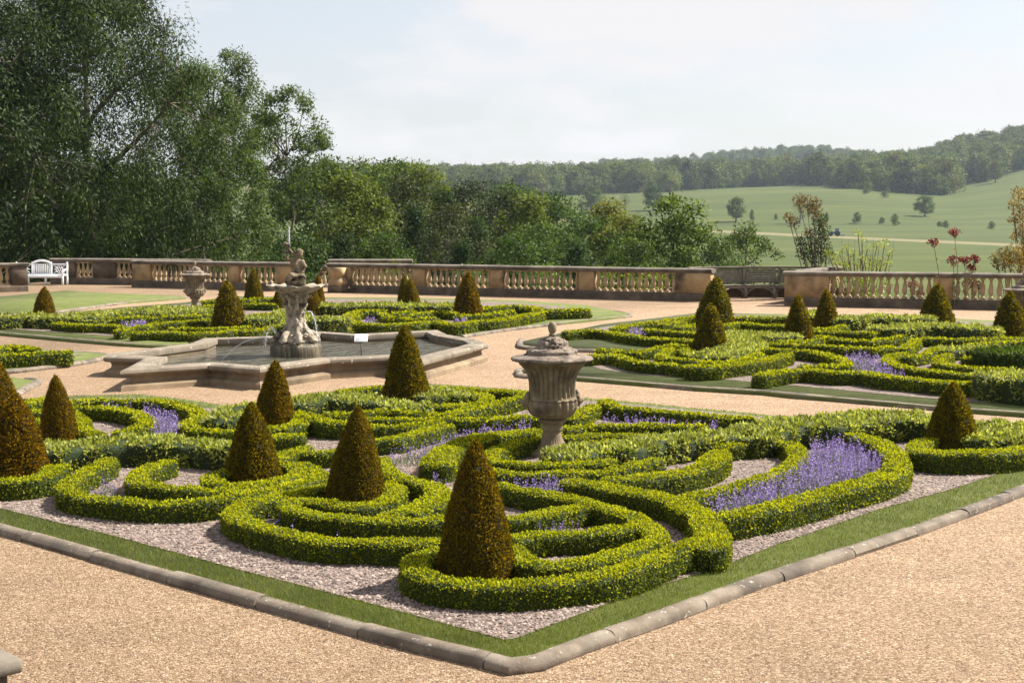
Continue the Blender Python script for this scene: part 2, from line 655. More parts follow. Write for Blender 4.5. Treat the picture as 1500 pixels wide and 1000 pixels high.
M['gravel'] = gravel_mat('tan_gravel', [(0.0, (0.090, 0.053, 0.029)), (0.25, (0.185, 0.119, 0.067)), (0.7, (0.249, 0.168, 0.101)), (1.0, (0.396, 0.301, 0.206))], 70)
M['pebble'] = island_mat('tan_pebbles', [(0.0, (0.086, 0.050, 0.028)), (0.3, (0.194, 0.125, 0.071)), (0.75, (0.275, 0.189, 0.116)), (1.0, (0.447, 0.361, 0.258))])
M['chips_bed'] = gravel_mat('slate_bed', [(0.0, (0.054, 0.041, 0.035)), (0.5, (0.162, 0.122, 0.102)), (1.0, (0.281, 0.220, 0.186))], 38)
M['chips'] = island_mat('slate_chips', [(0.0, (0.048, 0.036, 0.031)), (0.3, (0.141, 0.105, 0.089)), (0.75, (0.237, 0.183, 0.153)), (1.0, (0.357, 0.287, 0.244))])
M['grass'] = rough_mat('turf', [(0.25, (0.072, 0.094, 0.020)), (0.55, (0.112, 0.134, 0.034)), (0.8, (0.160, 0.172, 0.058))], 3.0, 9, 0.9, 0.8, 120, 0.02, coord='World', stain=((0.17, 0.155, 0.075), 0.8, 0.55, 0.8))
M['blade'] = leaf_mat('grass_blades', [(0.0, (0.075, 0.105, 0.014)), (0.6, (0.135, 0.165, 0.028)), (1.0, (0.24, 0.245, 0.08))], 0.45, (1.2, 1.2, 0.6), 0.6, 0.2, 2.0, 0.2)
M['edging'] = rough_mat('edging_stone', [(0.25, (0.101, 0.078, 0.057)), (0.5, (0.184, 0.149, 0.112)), (0.8, (0.258, 0.221, 0.175))], 5, 8, 0.9, 0.6, 70, 0.012, stain=((0.055, 0.046, 0.038), 2.2, 0.48, 0.75), coord='World', island=0.12, spots=((0.34, 0.31, 0.26), 12, 0.20))
M['mortar'] = rough_mat('mortar', [(0.3, (0.04, 0.033, 0.026)), (0.7, (0.09, 0.075, 0.06))], 20, 4)
M['sandstone'] = rough_mat('sandstone', [(0.2, (0.198, 0.129, 0.061)), (0.5, (0.348, 0.238, 0.122)), (0.8, (0.464, 0.336, 0.192))], 2.2, 8, 0.9, 0.35, 60, 0.01, stain=((0.055, 0.044, 0.034), 1.3, 0.52, 0.72), coord='World', island=0.15)
M['baluster'] = rough_mat('baluster_stone', [(0.2, (0.222, 0.145, 0.077)), (0.5, (0.392, 0.281, 0.162)), (0.8, (0.493, 0.383, 0.247))], 3, 6, 0.9, 0.3, 60, 0.01, stain=((0.06, 0.048, 0.035), 0.9, 0.56, 0.72), coord='World')
M['soot'] = rough_mat('sooty_stone', [(0.25, (0.042, 0.033, 0.025)), (0.55, (0.112, 0.085, 0.060)), (0.85, (0.255, 0.185, 0.117))], 2.4, 8, 0.9, 0.4, 60, 0.01, coord='World', island=0.2)
M['coping'] = rough_mat('coping_stone', [(0.2, (0.070, 0.059, 0.048)), (0.5, (0.140, 0.120, 0.095)), (0.8, (0.231, 0.200, 0.161))], 3, 8, 0.9, 0.4, 60, 0.01, stain=((0.045, 0.038, 0.03), 1.6, 0.5, 0.75), coord='World', island=0.15)
M['poolstone'] = rough_mat('pool_stone', [(0.2, (0.113, 0.081, 0.050)), (0.5, (0.203, 0.148, 0.091)), (0.8, (0.281, 0.218, 0.140))], 2.5, 8, 0.9, 0.4, 60, 0.01, stain=((0.05, 0.04, 0.03), 1.5, 0.52, 0.72), coord='World', island=0.14)
M['poolcoping'] = rough_mat('pool_coping', [(0.2, (0.113, 0.090, 0.065)), (0.5, (0.186, 0.155, 0.115)), (0.8, (0.259, 0.219, 0.169))], 3, 8, 0.9, 0.4, 60, 0.01, stain=((0.08, 0.065, 0.05), 1.6, 0.52, 0.75), coord='World', island=0.12, spots=((0.55, 0.52, 0.46), 7, 0.17))
M['poolfloor'] = rough_mat('pool_floor', [(0.3, (0.10, 0.075, 0.04)), (0.7, (0.22, 0.165, 0.09))], 3, 6)
M['urn'] = rough_mat('urn_stone', [(0.2, (0.099, 0.076, 0.047)), (0.5, (0.210, 0.163, 0.101)), (0.8, (0.345, 0.275, 0.181))], 6, 9, 0.92, 0.7, 55, 0.015, stain=((0.06, 0.048, 0.036), 3.5, 0.5, 0.72), spots=((0.40, 0.37, 0.31), 16, 0.13))
M['urnlid'] = rough_mat('urn_lid_stone', [(0.2, (0.092, 0.070, 0.053)), (0.5, (0.203, 0.158, 0.121)), (0.8, (0.348, 0.290, 0.233))], 9, 9, 0.92, 0.9, 40, 0.02, stain=((0.045, 0.036, 0.03), 8, 0.48, 0.7), spots=((0.45, 0.41, 0.37), 18, 0.16))
M['carved'] = rough_mat('carved_stone', [(0.2, (0.152, 0.122, 0.086)), (0.5, (0.345, 0.289, 0.218)), (0.8, (0.528, 0.467, 0.376))], 7, 9, 0.9, 0.7, 50, 0.015, stain=((0.05, 0.042, 0.03), 5, 0.54, 0.70))
M['darkcarved'] = rough_mat('mossy_dark_stone', [(0.2, (0.030, 0.025, 0.014)), (0.5, (0.085, 0.068, 0.035)), (0.8, (0.22, 0.185, 0.12))], 9, 9, 0.7, 0.7, 50, 0.015)
M['drum'] = rough_mat('streaked_wet_stone', [(0.32, (0.022, 0.019, 0.011)), (0.5, (0.075, 0.060, 0.034)), (0.72, (0.30, 0.255, 0.175))], 13, 5, 0.6, 0.7, 50, 0.015, stretch=(1, 1, 0.12))
M['statue'] = rough_mat('statue_bronze_lichen', [(0.2, (0.055, 0.039, 0.020)), (0.5, (0.172, 0.129, 0.074)), (0.8, (0.328, 0.273, 0.195))], 9, 7, 0.75, 0.5, 60, 0.01, stain=((0.03, 0.022, 0.014), 7, 0.5, 0.66))
M['white'] = plain('white_paint', (0.78, 0.79, 0.80), 0.45)
M['oak'] = rough_mat('weathered_oak', [(0.2, (0.095, 0.078, 0.063)), (0.5, (0.200, 0.174, 0.142)), (0.8, (0.316, 0.285, 0.238))], 6, 7, 0.8, 0.3, 90, 0.005, coord='World', island=0.2)
M['bark'] = rough_mat('bark', [(0.25, (0.05, 0.038, 0.026)), (0.7, (0.15, 0.12, 0.09))], 5, 7, 0.9, 0.6, 20, 0.04)
M['field'] = None
M['tractor_blue'] = plain('tractor_paint', (0.03, 0.10, 0.30), 0.4)
M['rubber'] = plain('tyre_rubber', (0.02, 0.02, 0.022), 0.8)
M['glass'] = plain('cab_glass', (0.10, 0.14, 0.18), 0.08)
M['steel'] = plain('grey_steel', (0.25, 0.25, 0.26), 0.5, 0.6)
M['signboard'] = plain('white_board', (0.82, 0.84, 0.85), 0.35)
M['signpost'] = plain('dark_post', (0.02, 0.02, 0.022), 0.5)
M['print'] = plain('printed_text', (0.30, 0.32, 0.34), 0.6)


def tree_mat(name, a, b, c, tr=0.3):
    return leaf_mat(name, [(0.0, a), (0.5, b), (1.0, c)], tr, (1.3, 1.3, 0.5), 0.6, 0.38, 0.45, 0.15)


M['t_dark'] = tree_mat('dark_tree_leaves', (0.013, 0.026, 0.006), (0.030, 0.052, 0.010), (0.070, 0.105, 0.020))
M['t_mid'] = tree_mat('mid_tree_leaves', (0.025, 0.046, 0.008), (0.055, 0.090, 0.014), (0.115, 0.165, 0.028), 0.35)
M['t_yel'] = tree_mat('yellow_green_leaves', (0.055, 0.070, 0.010), (0.11, 0.13, 0.016), (0.21, 0.22, 0.035), 0.4)
M['t_olive'] = tree_mat('olive_tree_leaves', (0.017, 0.026, 0.009), (0.040, 0.053, 0.017), (0.082, 0.104, 0.034))
M['t_far'] = tree_mat('far_wood_leaves', (0.048, 0.068, 0.015), (0.090, 0.120, 0.026), (0.16, 0.195, 0.052), 0.25)
M['t_bronze'] = leaf_mat('bronze_leaves', [(0.0, (0.06, 0.05, 0.014)), (0.5, (0.12, 0.085, 0.028)), (1.0, (0.21, 0.13, 0.055))], 0.35, (1.2, 1.1, 0.5), 0.5, 0.2, 1.0, 0.4)
M['t_lime'] = leaf_mat('lime_leaves', [(0.0, (0.13, 0.17, 0.02)), (0.6, (0.26, 0.31, 0.04)), (1.0, (0.40, 0.42, 0.08))], 0.4, (1.2, 1.2, 0.5), 0.4, 0.2, 1.0)
M['t_gold'] = leaf_mat('gold_bronze_leaves', [(0.0, (0.080, 0.072, 0.016)), (0.5, (0.192, 0.136, 0.024)), (0.85, (0.320, 0.192, 0.024)), (1.0, (0.360, 0.272, 0.160))], 0.4, (1.2, 1.1, 0.5), 0.55, 0.2, 1.0, 0.2)
M['red'] = leaf_mat('red_petals', [(0.0, (0.06, 0.004, 0.005)), (0.6, (0.18, 0.010, 0.011)), (1.0, (0.34, 0.04, 0.035))], 0.3, (1.2, 0.8, 0.8), 0.5, 0.1)
M['pinksoil'] = rough_mat('pinkish_soil', [(0.3, (0.140, 0.078, 0.058)), (0.7, (0.281, 0.179, 0.140))], 14, 6, 0.95, 0.7, 60, 0.02, coord='World')
# water
m, N, L, out = new_mat('pool_water')
b = N.new('ShaderNodeBsdfPrincipled')
b.inputs['Base Color'].default_value = (0.085, 0.080, 0.056, 1)
b.inputs['Roughness'].default_value = 0.02
b.inputs['IOR'].default_value = 1.33
b.inputs['Specular IOR Level'].default_value = 0.6
g = N.new('ShaderNodeNewGeometry')
no = N.new('ShaderNodeTexNoise')
no.inputs['Scale'].default_value = 3.6
no.inputs['Detail'].default_value = 6
L.new(g.outputs['Position'], no.inputs['Vector'])
bp = N.new('ShaderNodeBump')
bp.inputs['Strength'].default_value = 1.0
bp.inputs['Distance'].default_value = 0.22
L.new(no.outputs['Fac'], bp.inputs['Height'])
L.new(bp.outputs['Normal'], b.inputs['Normal'])
L.new(b.outputs['BSDF'], out.inputs['Surface'])
M['water'] = m
m, N, L, out = new_mat('falling_water')
b = N.new('ShaderNodeBsdfPrincipled')
b.inputs['Base Color'].default_value = (0.9, 0.93, 0.95, 1)
b.inputs['Roughness'].default_value = 0.12
b.inputs['Transmission Weight'].default_value = 0.45
b.inputs['IOR'].default_value = 1.33
L.new(b.outputs['BSDF'], out.inputs['Surface'])
M['jet'] = m

HAZE = True

# ================================================================== THE SETTING
# field and hills: one sheet from under the terrace to beyond the last hill
m, N, L, out = new_mat('field_grass')
g = N.new('ShaderNodeNewGeometry')
mp = N.new('ShaderNodeMapping')
mp.inputs['Scale'].default_value = (0.008, 0.035, 0.03)
L.new(g.outputs['Position'], mp.inputs['Vector'])
no = N.new('ShaderNodeTexNoise')
no.inputs['Scale'].default_value = 1.0
no.inputs['Detail'].default_value = 9
no.inputs['Roughness'].default_value = 0.65
L.new(mp.outputs['Vector'], no.inputs['Vector'])
r = ramp(N, [(0.3, (0.026, 0.042, 0.004)), (0.5, (0.048, 0.066, 0.007)), (0.72, (0.084, 0.094, 0.014))])
L.new(no.outputs['Fac'], r.inputs['Fac'])
dp = N.new('ShaderNodeVectorMath')
dp.operation = 'DOT_PRODUCT'
dp.inputs[1].default_value = (2.39 / 2.59, 1 / 2.59, 0)
L.new(g.outputs['Position'], dp.inputs[0])
sb = N.new('ShaderNodeMath')
sb.operation = 'SUBTRACT'
sb.inputs[1].default_value = 800 / 2.59
L.new(dp.outputs['Value'], sb.inputs[0])
ab = N.new('ShaderNodeMath')
ab.operation = 'ABSOLUTE'
L.new(sb.outputs['Value'], ab.inputs[0])
mr = N.new('ShaderNodeMapRange')
mr.inputs['From Min'].default_value, mr.inputs['From Max'].default_value = 10, 7
L.new(ab.outputs['Value'], mr.inputs['Value'])
mx = N.new('ShaderNodeMix')
mx.data_type = 'RGBA'
mx.inputs['B'].default_value = (0.155, 0.137, 0.066, 1)
L.new(mr.outputs['Result'], mx.inputs['Factor'])
L.new(r.outputs['Color'], mx.inputs['A'])
b = N.new('ShaderNodeBsdfPrincipled')
b.inputs['Roughness'].default_value = 0.9
b.inputs['Specular IOR Level'].default_value = 0.2
L.new(mx.outputs['Result'], b.inputs['Base Color'])
L.new(b.outputs['BSDF'], out.inputs['Surface'])
M['field'] = m

RY = [-60, 30, 62, 80, 110, 160, 250, 400, 520, 700]
RZ = [-8, -7, -5.5, -7, -9, -9.5, -6.5, -4.9, -2.8, 1.0]
HY = [900, 1100, 1400, 2200]
HPX = [-500, 400, 640, 800, 1000, 1100, 1190, 1250, 1313, 1345, 1385, 1450, 1500, 1700, 2200]
HPY = [[300, 302, 300, 297, 290, 286, 283, 284, 290, 293, 294, 288, 284, 276, 280],
       [285, 288, 286, 284, 279, 276, 272, 270, 271, 272, 273, 262, 252, 238, 250],
       [275, 277, 276, 276, 275, 272, 268, 259, 255, 253, 235, 223, 214, 200, 215],
       [262, 262, 262, 258, 249, 237, 232, 240, 244, 246, 246, 244, 242, 240, 240]]


def terrain_z(x, y):
    y = float(y)
    if y <= 700:
        return float(np.interp(y, RY, RZ))
    px = 750 + FPX * x / y
    zs = [CAM_H + (325 - np.interp(px, HPX, row)) / FPX * Y for row, Y in zip(HPY, HY)]
    ys = [700] + HY + [2700]
    zs = [1.0] + zs + [zs[-1] - 30]
    return float(np.interp(y, ys, zs))


rows = np.array([-60, -20, 20, 45, 62, 80, 110, 160, 250, 330, 400, 460, 520, 610, 700, 760, 830, 900, 970, 1040, 1100, 1200, 1300, 1400, 1600, 1900, 2200, 2450, 2700])
cols = np.concatenate([np.linspace(-3200, -300, 8), np.linspace(-200, 1800, 81), np.linspace(1900, 4800, 8)])
TV = []
for y in rows:
    for c in cols:
        x = (c - 750) / FPX * max(y, 160)
        TV.append((x, y, terrain_z(x, y)))
tag(obj('field', mesh('field', np.array(TV), grid_faces(len(rows), len(cols))[:, ::-1], M['field'], smooth=True)), kind='structure')

# terrace of tan gravel with a retaining face
TERR = [(-45, -6), (45, -6), (45, 32.2), P(1150, 446)[:2] + [0, 0.25], P(1152, 441), P(1225, 437), P(1240, 428), P(1190, 420), P(1090, 420), P(1020, 430),
        P(1045, 441) + [0, 0.3], P(485, 426.5), P(484, 420), P(430, 420), P(428, 424), P(310, 416), P(60, 413), P(-30, 420), (-45, 62)]
sheet('gravel_path', [tuple(p) for p in TERR], 0.0, M['gravel'], skirt=-9)

# lawns around the beds (the grass band inside each kerb)
KZ = 0.055
NEAR_L = [(-130, 739), (-60, 756), (0, 773), (136, 811), (272, 849), (420, 890), (560, 928), (632, 948), (735, 972)]
NEAR_R = [(790, 969), (870, 938), (952, 908), (1060, 868), (1119, 847), (1235, 809), (1333, 777), (1442, 738), (1500, 717), (1640, 669)]
NEAR_B = [(1700, 652), (1500, 636), (1126, 608), (1080, 603), (1000, 596), (920, 588), (842, 581.5), (776, 572), (680, 565), (630, 562), (528, 566), (496, 572), (420, 584), (328, 594), (300, 589), (240, 581), (200, 577.5), (114, 579), (60, 582), (-40, 590), (-160, 610)]
W = lambda pts, z=0.0: [tuple(P(px, py, z)) for px, py in pts]
NEAR_L = [(a, b - 4) for a, b in NEAR_L[:-2]] + [(632, 942), (735, 965.5)]
NEAR_R = [(790, 962.5), (870, 932.5)] + [(a, b - 3) for a, b in NEAR_R[2:]]
near_front = W(NEAR_L, KZ) + [tuple(P(755, 972, KZ)), tuple(P(772, 970.5, KZ))] + W(NEAR_R, KZ)
near_out = near_front + W(NEAR_B, 0.06)
sheet('grass_band', near_out, 0.060, M['grass'], skirt=0.001)
NEAR_IN = W([(-130, 712), (0, 745), (170, 786), (340, 832), (500, 873), (560, 889), (740, 938), (760, 934), (794, 921), (920, 873), (1060, 829), (1140, 797), (1289, 746), (1400, 715), (1500, 682), (1640, 640), (1500, 640),
             (1126, 612), (1080, 607), (1000, 600), (920, 592), (842, 586), (776, 577), (680, 570), (630, 567), (540, 572), (500, 579), (420, 592), (328, 602), (295, 597), (240, 587), (200, 583), (114, 584), (60, 588), (-40, 597), (-160, 617)], 0.06)
sheet('slate_chipping_bed', NEAR_IN, 0.066, M['chips_bed'])

R_OUT = [(764, 500), (763, 506), (800, 508), (880, 512), (905, 516), (840, 528), (762, 542), (766, 547.5), (844, 553), (940, 560.5), (1020, 567.5), (1120, 573.5), (1160, 578), (1220, 582.5), (1320, 591), (1380, 596.5), (1500, 605), (1640, 617), (1900, 560), (1700, 480), (1500, 472), (1300, 461), (1150, 460), (1022, 458), (940, 468), (880, 475)]
R_IN = [(830, 490), (862, 493), (905, 500), (960, 511), (900, 520), (856, 532), (880, 541), (960, 551), (1060, 556), (1120, 561), (1220, 570), (1320, 580), (1380, 585), (1500, 594), (1640, 606), (1850, 560), (1690, 484), (1500, 476), (1300, 465), (1150, 464), (1024, 462), (945, 472), (890, 478)]
r_out = W(R_OUT, 0.06)
sheet('grass_band', r_out, 0.060, M['grass'], skirt=0.001)
sheet('slate_chipping_bed', W(R_IN, 0.06), 0.066, M['chips_bed'])
L_OUT = [(-90, 480), (0, 488), (100, 497), (180, 503.5), (254, 507), (270, 503), (300, 492), (400, 488), (470, 482), (530, 485), (640, 480), (668, 490), (690, 489), (740, 482), (800, 475), (860, 468.5), (915, 463), (920, 459), (860, 447), (760, 440), (600, 436), (470, 435), (340, 434), (270, 443), (180, 450), (80, 459), (-60, 458)]
L_IN = [(-80, 473), (0, 481), (100, 488), (180, 493), (260, 499), (300, 490), (400, 486), (470, 480), (530, 483), (640, 478), (680, 483), (740, 477), (800, 468), (830, 463), (858, 458), (820, 449), (750, 443), (600, 439), (470, 438), (340, 438), (275, 446), (180, 453), (80, 462), (-60, 461)]
sheet('grass_band', W(L_OUT, 0.06), 0.060, M['grass'], skirt=0.001)
sheet('slate_chipping_bed', W(L_IN, 0.06), 0.066, M['chips_bed'])
sheet('lawn', W([(-160, 440), (0, 434), (97, 425.5), (160, 429), (262, 433), (272, 435.5), (180, 443), (140, 448), (84, 456), (0, 462), (-160, 470)], 0.06), 0.060, M['grass'], skirt=0.001)
sheet('grass_band', W([(-90, 549), (8, 542), (60, 536.5), (120, 528.5), (158, 520), (150, 517.5), (96, 514), (50, 510.5), (-90, 503)], 0.06), 0.060, M['grass'], skirt=0.001)
sheet('slate_chipping_bed', W([(-90, 541), (8, 535), (60, 528), (108, 521), (122, 519.5), (96, 517), (50, 513.5), (-90, 507)], 0.06), 0.066, M['chips_bed'])
sheet('lawn', W([(-90, 545), (10, 551), (52, 557), (36, 567), (18, 577), (-60, 600)], 0.06), 0.060, M['grass'], skirt=0.001)

# kerbs of roll-topped stones over a mortar bed
ROLL = [(-0.095, 0.0), (-0.10, 0.045), (-0.085, 0.085), (-0.05, 0.112), (0.0, 0.122), (0.05, 0.112), (0.085, 0.085), (0.10, 0.045), (0.095, 0.0)]
MORT = [(-0.07, 0.0), (-0.06, 0.07), (0.0, 0.095), (0.06, 0.07), (0.07, 0.0)]


def kerb(pts, length=1.05, sc=1.0):
    p = smooth_path(pts, 0.22)
    V, F = sweep(p, offsets(p, False), np.array(MORT) * sc * [0.80, 0.62])
    k = tag(obj('kerb', mesh('kerb', V, F, M['mortar'])), kind='structure')
    stones(p, np.array(ROLL) * sc * [0.80, 0.62], length, 'edging_stone', M['edging'], k, gap=0.012, jit=0.006)
    return k


kerb(near_front)
kerb(W([(764, 496), (762, 503), (768, 507.5), (800, 509.5), (840, 511.5), (880, 513), (905, 516)], KZ))
kerb(W([(905, 518), (840, 528), (766, 540), (762, 545), (770, 549), (844, 552), (940, 560), (1020, 567), (1120, 573), (1220, 582), (1320, 590.5), (1380, 596), (1500, 604), (1640, 616)], KZ))
kerb(W([(-90, 478), (0, 486.5), (100, 495.5), (180, 502.5), (254, 506)], KZ))
kerb(W([(676, 492), (690, 489.5), (740, 482), (800, 475), (860, 468), (915, 462.5), (921, 459), (900, 455)], KZ))
kerb(W([(-90, 550), (8, 543), (60, 537.5), (120, 529.5), (157, 520.5), (150, 517), (96, 513.5)], KZ))
kerb(W([(-20, 592), (18, 577), (36, 567), (56, 557), (40, 553)], KZ))
kerb(W([(-60, 466), (20, 461), (84, 456), (140, 448), (180, 443), (225, 439), (274, 435)], KZ), 0.7)

# loose chips on the near bed and pebbles on the near path: past counting
def scatter_stones(name, pts, z, size, mat, rng):
    n = len(pts)
    a = rng.uniform(0, 2 * np.pi, n)
    s = size * rng.uniform(0.55, 1.35, n)
    k = np.arange(4)
    ang = a[:, None] + k[None] * np.pi / 2 + rng.uniform(-0.4, 0.4, (n, 4))
    rr = s[:, None] * rng.uniform(0.6, 1.0, (n, 4)) * np.where(k % 2, 0.62, 1.0)
    tilt = rng.normal(0, 0.22, (n, 2))
    X, Y = rr * np.cos(ang), rr * np.sin(ang)
    Z = tilt[:, :1] * X + tilt[:, 1:] * Y
    h = s * rng.uniform(0.25, 0.6, n)
    V = np.empty((n, 5, 3))
    V[:, :4, 0], V[:, :4, 1], V[:, :4, 2] = pts[:, :1] + X, pts[:, 1:2] + Y, z + Z + h[:, None] * 0.15
    V[:, 4, 0], V[:, 4, 1], V[:, 4, 2] = pts[:, 0] + X.mean(1), pts[:, 1] + Y.mean(1), z + h
    i = np.arange(n)[:, None] * 5
    F = np.concatenate([np.concatenate([i + q, i + (q + 1) % 4, i + 4], 1) for q in range(4)])
    return tag(obj(name, mesh(name, V.reshape(-1, 3), F, mat)), kind='stuff')


def view_points(n, pxr, pyr, poly, z, rng, out_polys=()):
    """points spread evenly over what a viewer near the steps looks down on: denser near, sparser far"""
    q = np.stack([rng.uniform(*pxr, n), rng.uniform(*pyr, n)], 1)
    u, v = (q[:, 0] - 750) / FPX, (500 - q[:, 1]) / FPX
    t = (z - CAM_H) / (-SP + v * CP)
    p = np.stack([u * t, (CP + v * SP) * t], 1)
    k = in_poly(p, poly) if poly is not None else np.ones(n, bool)
    for o in out_polys:
        k &= ~in_poly(p, o)
    return p[k]


pts = view_points(95000, (-40, 1560), (600, 945), NEAR_IN, 0.066, RNG)
tag(scatter_stones('slate_chippings', pts, 0.066, 0.021, M['chips'], RNG), 'pinkish grey slate chippings covering the soil between the hedges', 'gravel')
pts = view_points(52000, (-60, 1580), (690, 1040), None, 0.0, RNG, (near_out,))
tag(scatter_stones('loose_gravel', pts, 0.0, 0.0085, M['pebble'], RNG), 'loose tan pebbles on the path in front of the kerb', 'gravel')


def grass_blades(pts, z, h, rng):
    n = len(pts)
    a = rng.uniform(0, 2 * np.pi, n)
    w = 0.0017 * np.clip(pts[:, 1] / 10, 1, 3)
    hh = h * rng.uniform(0.5, 1.25, n)
    lean = rng.normal(0, 0.45, (n, 2)) * hh[:, None]
    V = np.empty((n, 3, 3))
    V[:, 0, 0], V[:, 0, 1] = pts[:, 0] - w * np.cos(a), pts[:, 1] - w * np.sin(a)
    V[:, 1, 0], V[:, 1, 1] = pts[:, 0] + w * np.cos(a), pts[:, 1] + w * np.sin(a)
    V[:, :2, 2] = z
    V[:, 2, 0], V[:, 2, 1], V[:, 2, 2] = pts[:, 0] + lean[:, 0], pts[:, 1] + lean[:, 1], z + hh
    return tag(obj('grass_blades', mesh('grass_blades', V.reshape(-1, 3), np.arange(3 * n).reshape(n, 3), M['blade'])), 'short mown green grass band inside the kerb', 'grass', kind='stuff')


pts = view_points(520000, (-60, 1580), (560, 985), near_out, 0.06, RNG, (NEAR_IN,))
grass_blades(pts, 0.060, 0.030, RNG)

# ================================================================== BALUSTRADES
BAL_PROF = [(0.050, 0.060), (0.062, 0.075), (0.050, 0.095), (0.034, 0.115), (0.050, 0.16), (0.072, 0.215), (0.078, 0.27), (0.068, 0.34), (0.050, 0.43), (0.036, 0.52), (0.030, 0.575), (0.044, 0.59), (0.034, 0.605), (0.046, 0.63)]
bm_ = MB()
bm_.add(*box((0, 0, 0.030), (0.15, 0.15, 0.06)))
bm_.add(*lathe(BAL_PROF, 10))
bm_.add(*box((0, 0, 0.655), (0.14, 0.14, 0.05)))
bm_.V = [v * [1.14, 1.14, 1] for v in bm_.V]
BALUSTER = bm_.mesh('baluster', M['baluster'], smooth=True, sharp=35)
COPING = [(-0.21, 0.0), (-0.21, 0.03), (-0.25, 0.045), (-0.265, 0.08), (-0.255, 0.115), (-0.22, 0.135), (0.0, 0.16), (0.22, 0.135), (0.255, 0.115), (0.265, 0.08), (0.25, 0.045), (0.21, 0.03), (0.21, 0.0)]
PLINTH = [(-0.23, -0.05), (-0.23, 0.20), (-0.20, 0.23), (-0.19, 0.28), (0.19, 0.28), (0.20, 0.23), (0.23, 0.20), (0.23, -0.05)]


def line_t(p0, p1, px, h=0.6):
    """fraction along p0-p1 that stands at image column px"""
    a = (px - 750) / FPX
    k = (CAM_H - h) * SP
    d = p1 - p0
    return (a * (p0[1] * CP + k) - p0[0]) / (d[0] - a * d[1] * CP)


def balustrade(label, p0, p1, piers, group, ends=(None, None), nbal=13, soot_piers=()):
    """stone balustrade from p0 to p1; piers are (column from, column to) pairs in photograph columns"""
    p0, p1 = np.array(p0, float), np.array(p1, float)
    Lh = np.linalg.norm(p1 - p0)
    rz = math.atan2(p1[1] - p0[1], p1[0] - p0[0])
    t = thing('balustrade', label, 'balustrade', (p0[0], p0[1], 0), rz, group)
    stones([(0, 0), (Lh, 0)], PLINTH, 1.25, 'plinth_stone', M['soot'], t, sharp=30)
    stones([(-0.05, 0), (Lh + 0.05, 0)], [(o, z + 0.965) for o, z in COPING], 1.6, 'coping_stone', M['coping'], t, sharp=30)
    sp = []
    for a, b, mat, dep in piers:
        ta, tb = line_t(p0, p1, a) * Lh, line_t(p0, p1, b) * Lh
        ta, tb = max(0.0, ta), min(Lh, tb)
        sp.append((ta, tb))
        mb = MB()
        mb.add(*bbox(((ta + tb) / 2, 0, 0.6225), (tb - ta, dep, 0.685), 0.015))
        obj('pier', mb.mesh('pier', M[mat]), t)
    for (a0, a1), (b0, b1) in zip(sp[:-1], sp[1:]):
        g = b0 - a1
        if g < 0.3:
            continue
        k = max(2, round(g / 0.25))
        for q in range(k):
            obj('baluster', BALUSTER, t, (a1 + g * (q + 0.5) / k, 0, 0.283))
    return t


GB = 'stone balustrades round the terrace'
S3a, S3b = P(485, 427), P(1043, 441.5)
balustrade('long sandstone balustrade running from the steps to the curved wooden seat', S3a, S3b,
           [(484, 517, 'sandstone', 0.40), (607, 625, 'sandstone', 0.34), (721, 739, 'sandstone', 0.34), (850, 872, 'sandstone', 0.34), (993, 1044, 'sandstone', 0.38)], GB)
S4a = P(1150, 447)
S4b = S4a + (P(1460, 453) - S4a) * 2.2
balustrade('sandstone balustrade with red flowers and shrubs showing through its balusters', S4a, S4b,
           [(1149, 1215, 'sandstone', 0.38), (1367, 1397, 'sandstone', 0.34), (1545, 1576, 'sandstone', 0.34), (1735, 1768, 'sandstone', 0.34), (1850, 1885, 'sandstone', 0.34)], GB)
S2a, S2b = P(198, 420), P(431, 426)
balustrade('sandstone balustrade behind the urn and the fountain, ending at the steps', S2a, S2b,
           [(197, 224, 'sandstone', 0.38), (340, 353, 'sandstone', 0.34), (409, 432, 'sandstone', 0.36)], GB)
S1a, S1b = P(78, 415.5), P(306, 418)
balustrade('sooty balustrade set back behind the white bench', S1a, S1b,
           [(76, 112, 'soot', 0.36), (139, 171, 'soot', 0.36), (200, 215, 'sandstone', 0.34), (290, 307, 'soot', 0.34)], GB)
S0a, S0b = P(-80, 430), P(39, 426.5)
balustrade('short dark balustrade ending beside the white bench', S0a, S0b,
           [(-85, -70, 'sandstone', 0.34), (15, 41, 'soot', 0.42)], GB)
S5a, S5b = P(484, 418), P(603, 418)
balustrade('balustrade across the stair head, only its coping showing behind the longer one', S5a, S5b,
           [(482, 500, 'soot', 0.36), (590, 605, 'soot', 0.36)], GB)

# moulded pedestal that ends the long balustrade at the steps
t = thing('pedestal', 'moulded sandstone pedestal at the stair end of the long balustrade', 'pedestal', (*(P(496, 428.5)), 0), math.atan2(*(S3b - S3a)[::-1]))
mb = MB()
mb.add(*bbox((0, 0, 0.11), (0.62, 0.62, 0.30), 0.02))
obj('base', mb.mesh('base', M['soot']), t)
mb = MB()
V, F = lathe([(0.30, 0.26), (0.33, 0.32), (0.34, 0.40), (0.30, 0.48), (0.25, 0.54), (0.24, 0.60), (0.28, 0.62), (0.28, 0.955)], 4)
cr, sr = math.cos(math.pi / 4), math.sin(math.pi / 4)
V = np.stack([V[:, 0] * cr - V[:, 1] * sr, V[:, 0] * sr + V[:, 1] * cr, V[:, 2]], 1) * [1.18, 1.18, 1]
mb.add(V, F)
obj('shaft', mb.mesh('shaft', M['sandstone']), t)

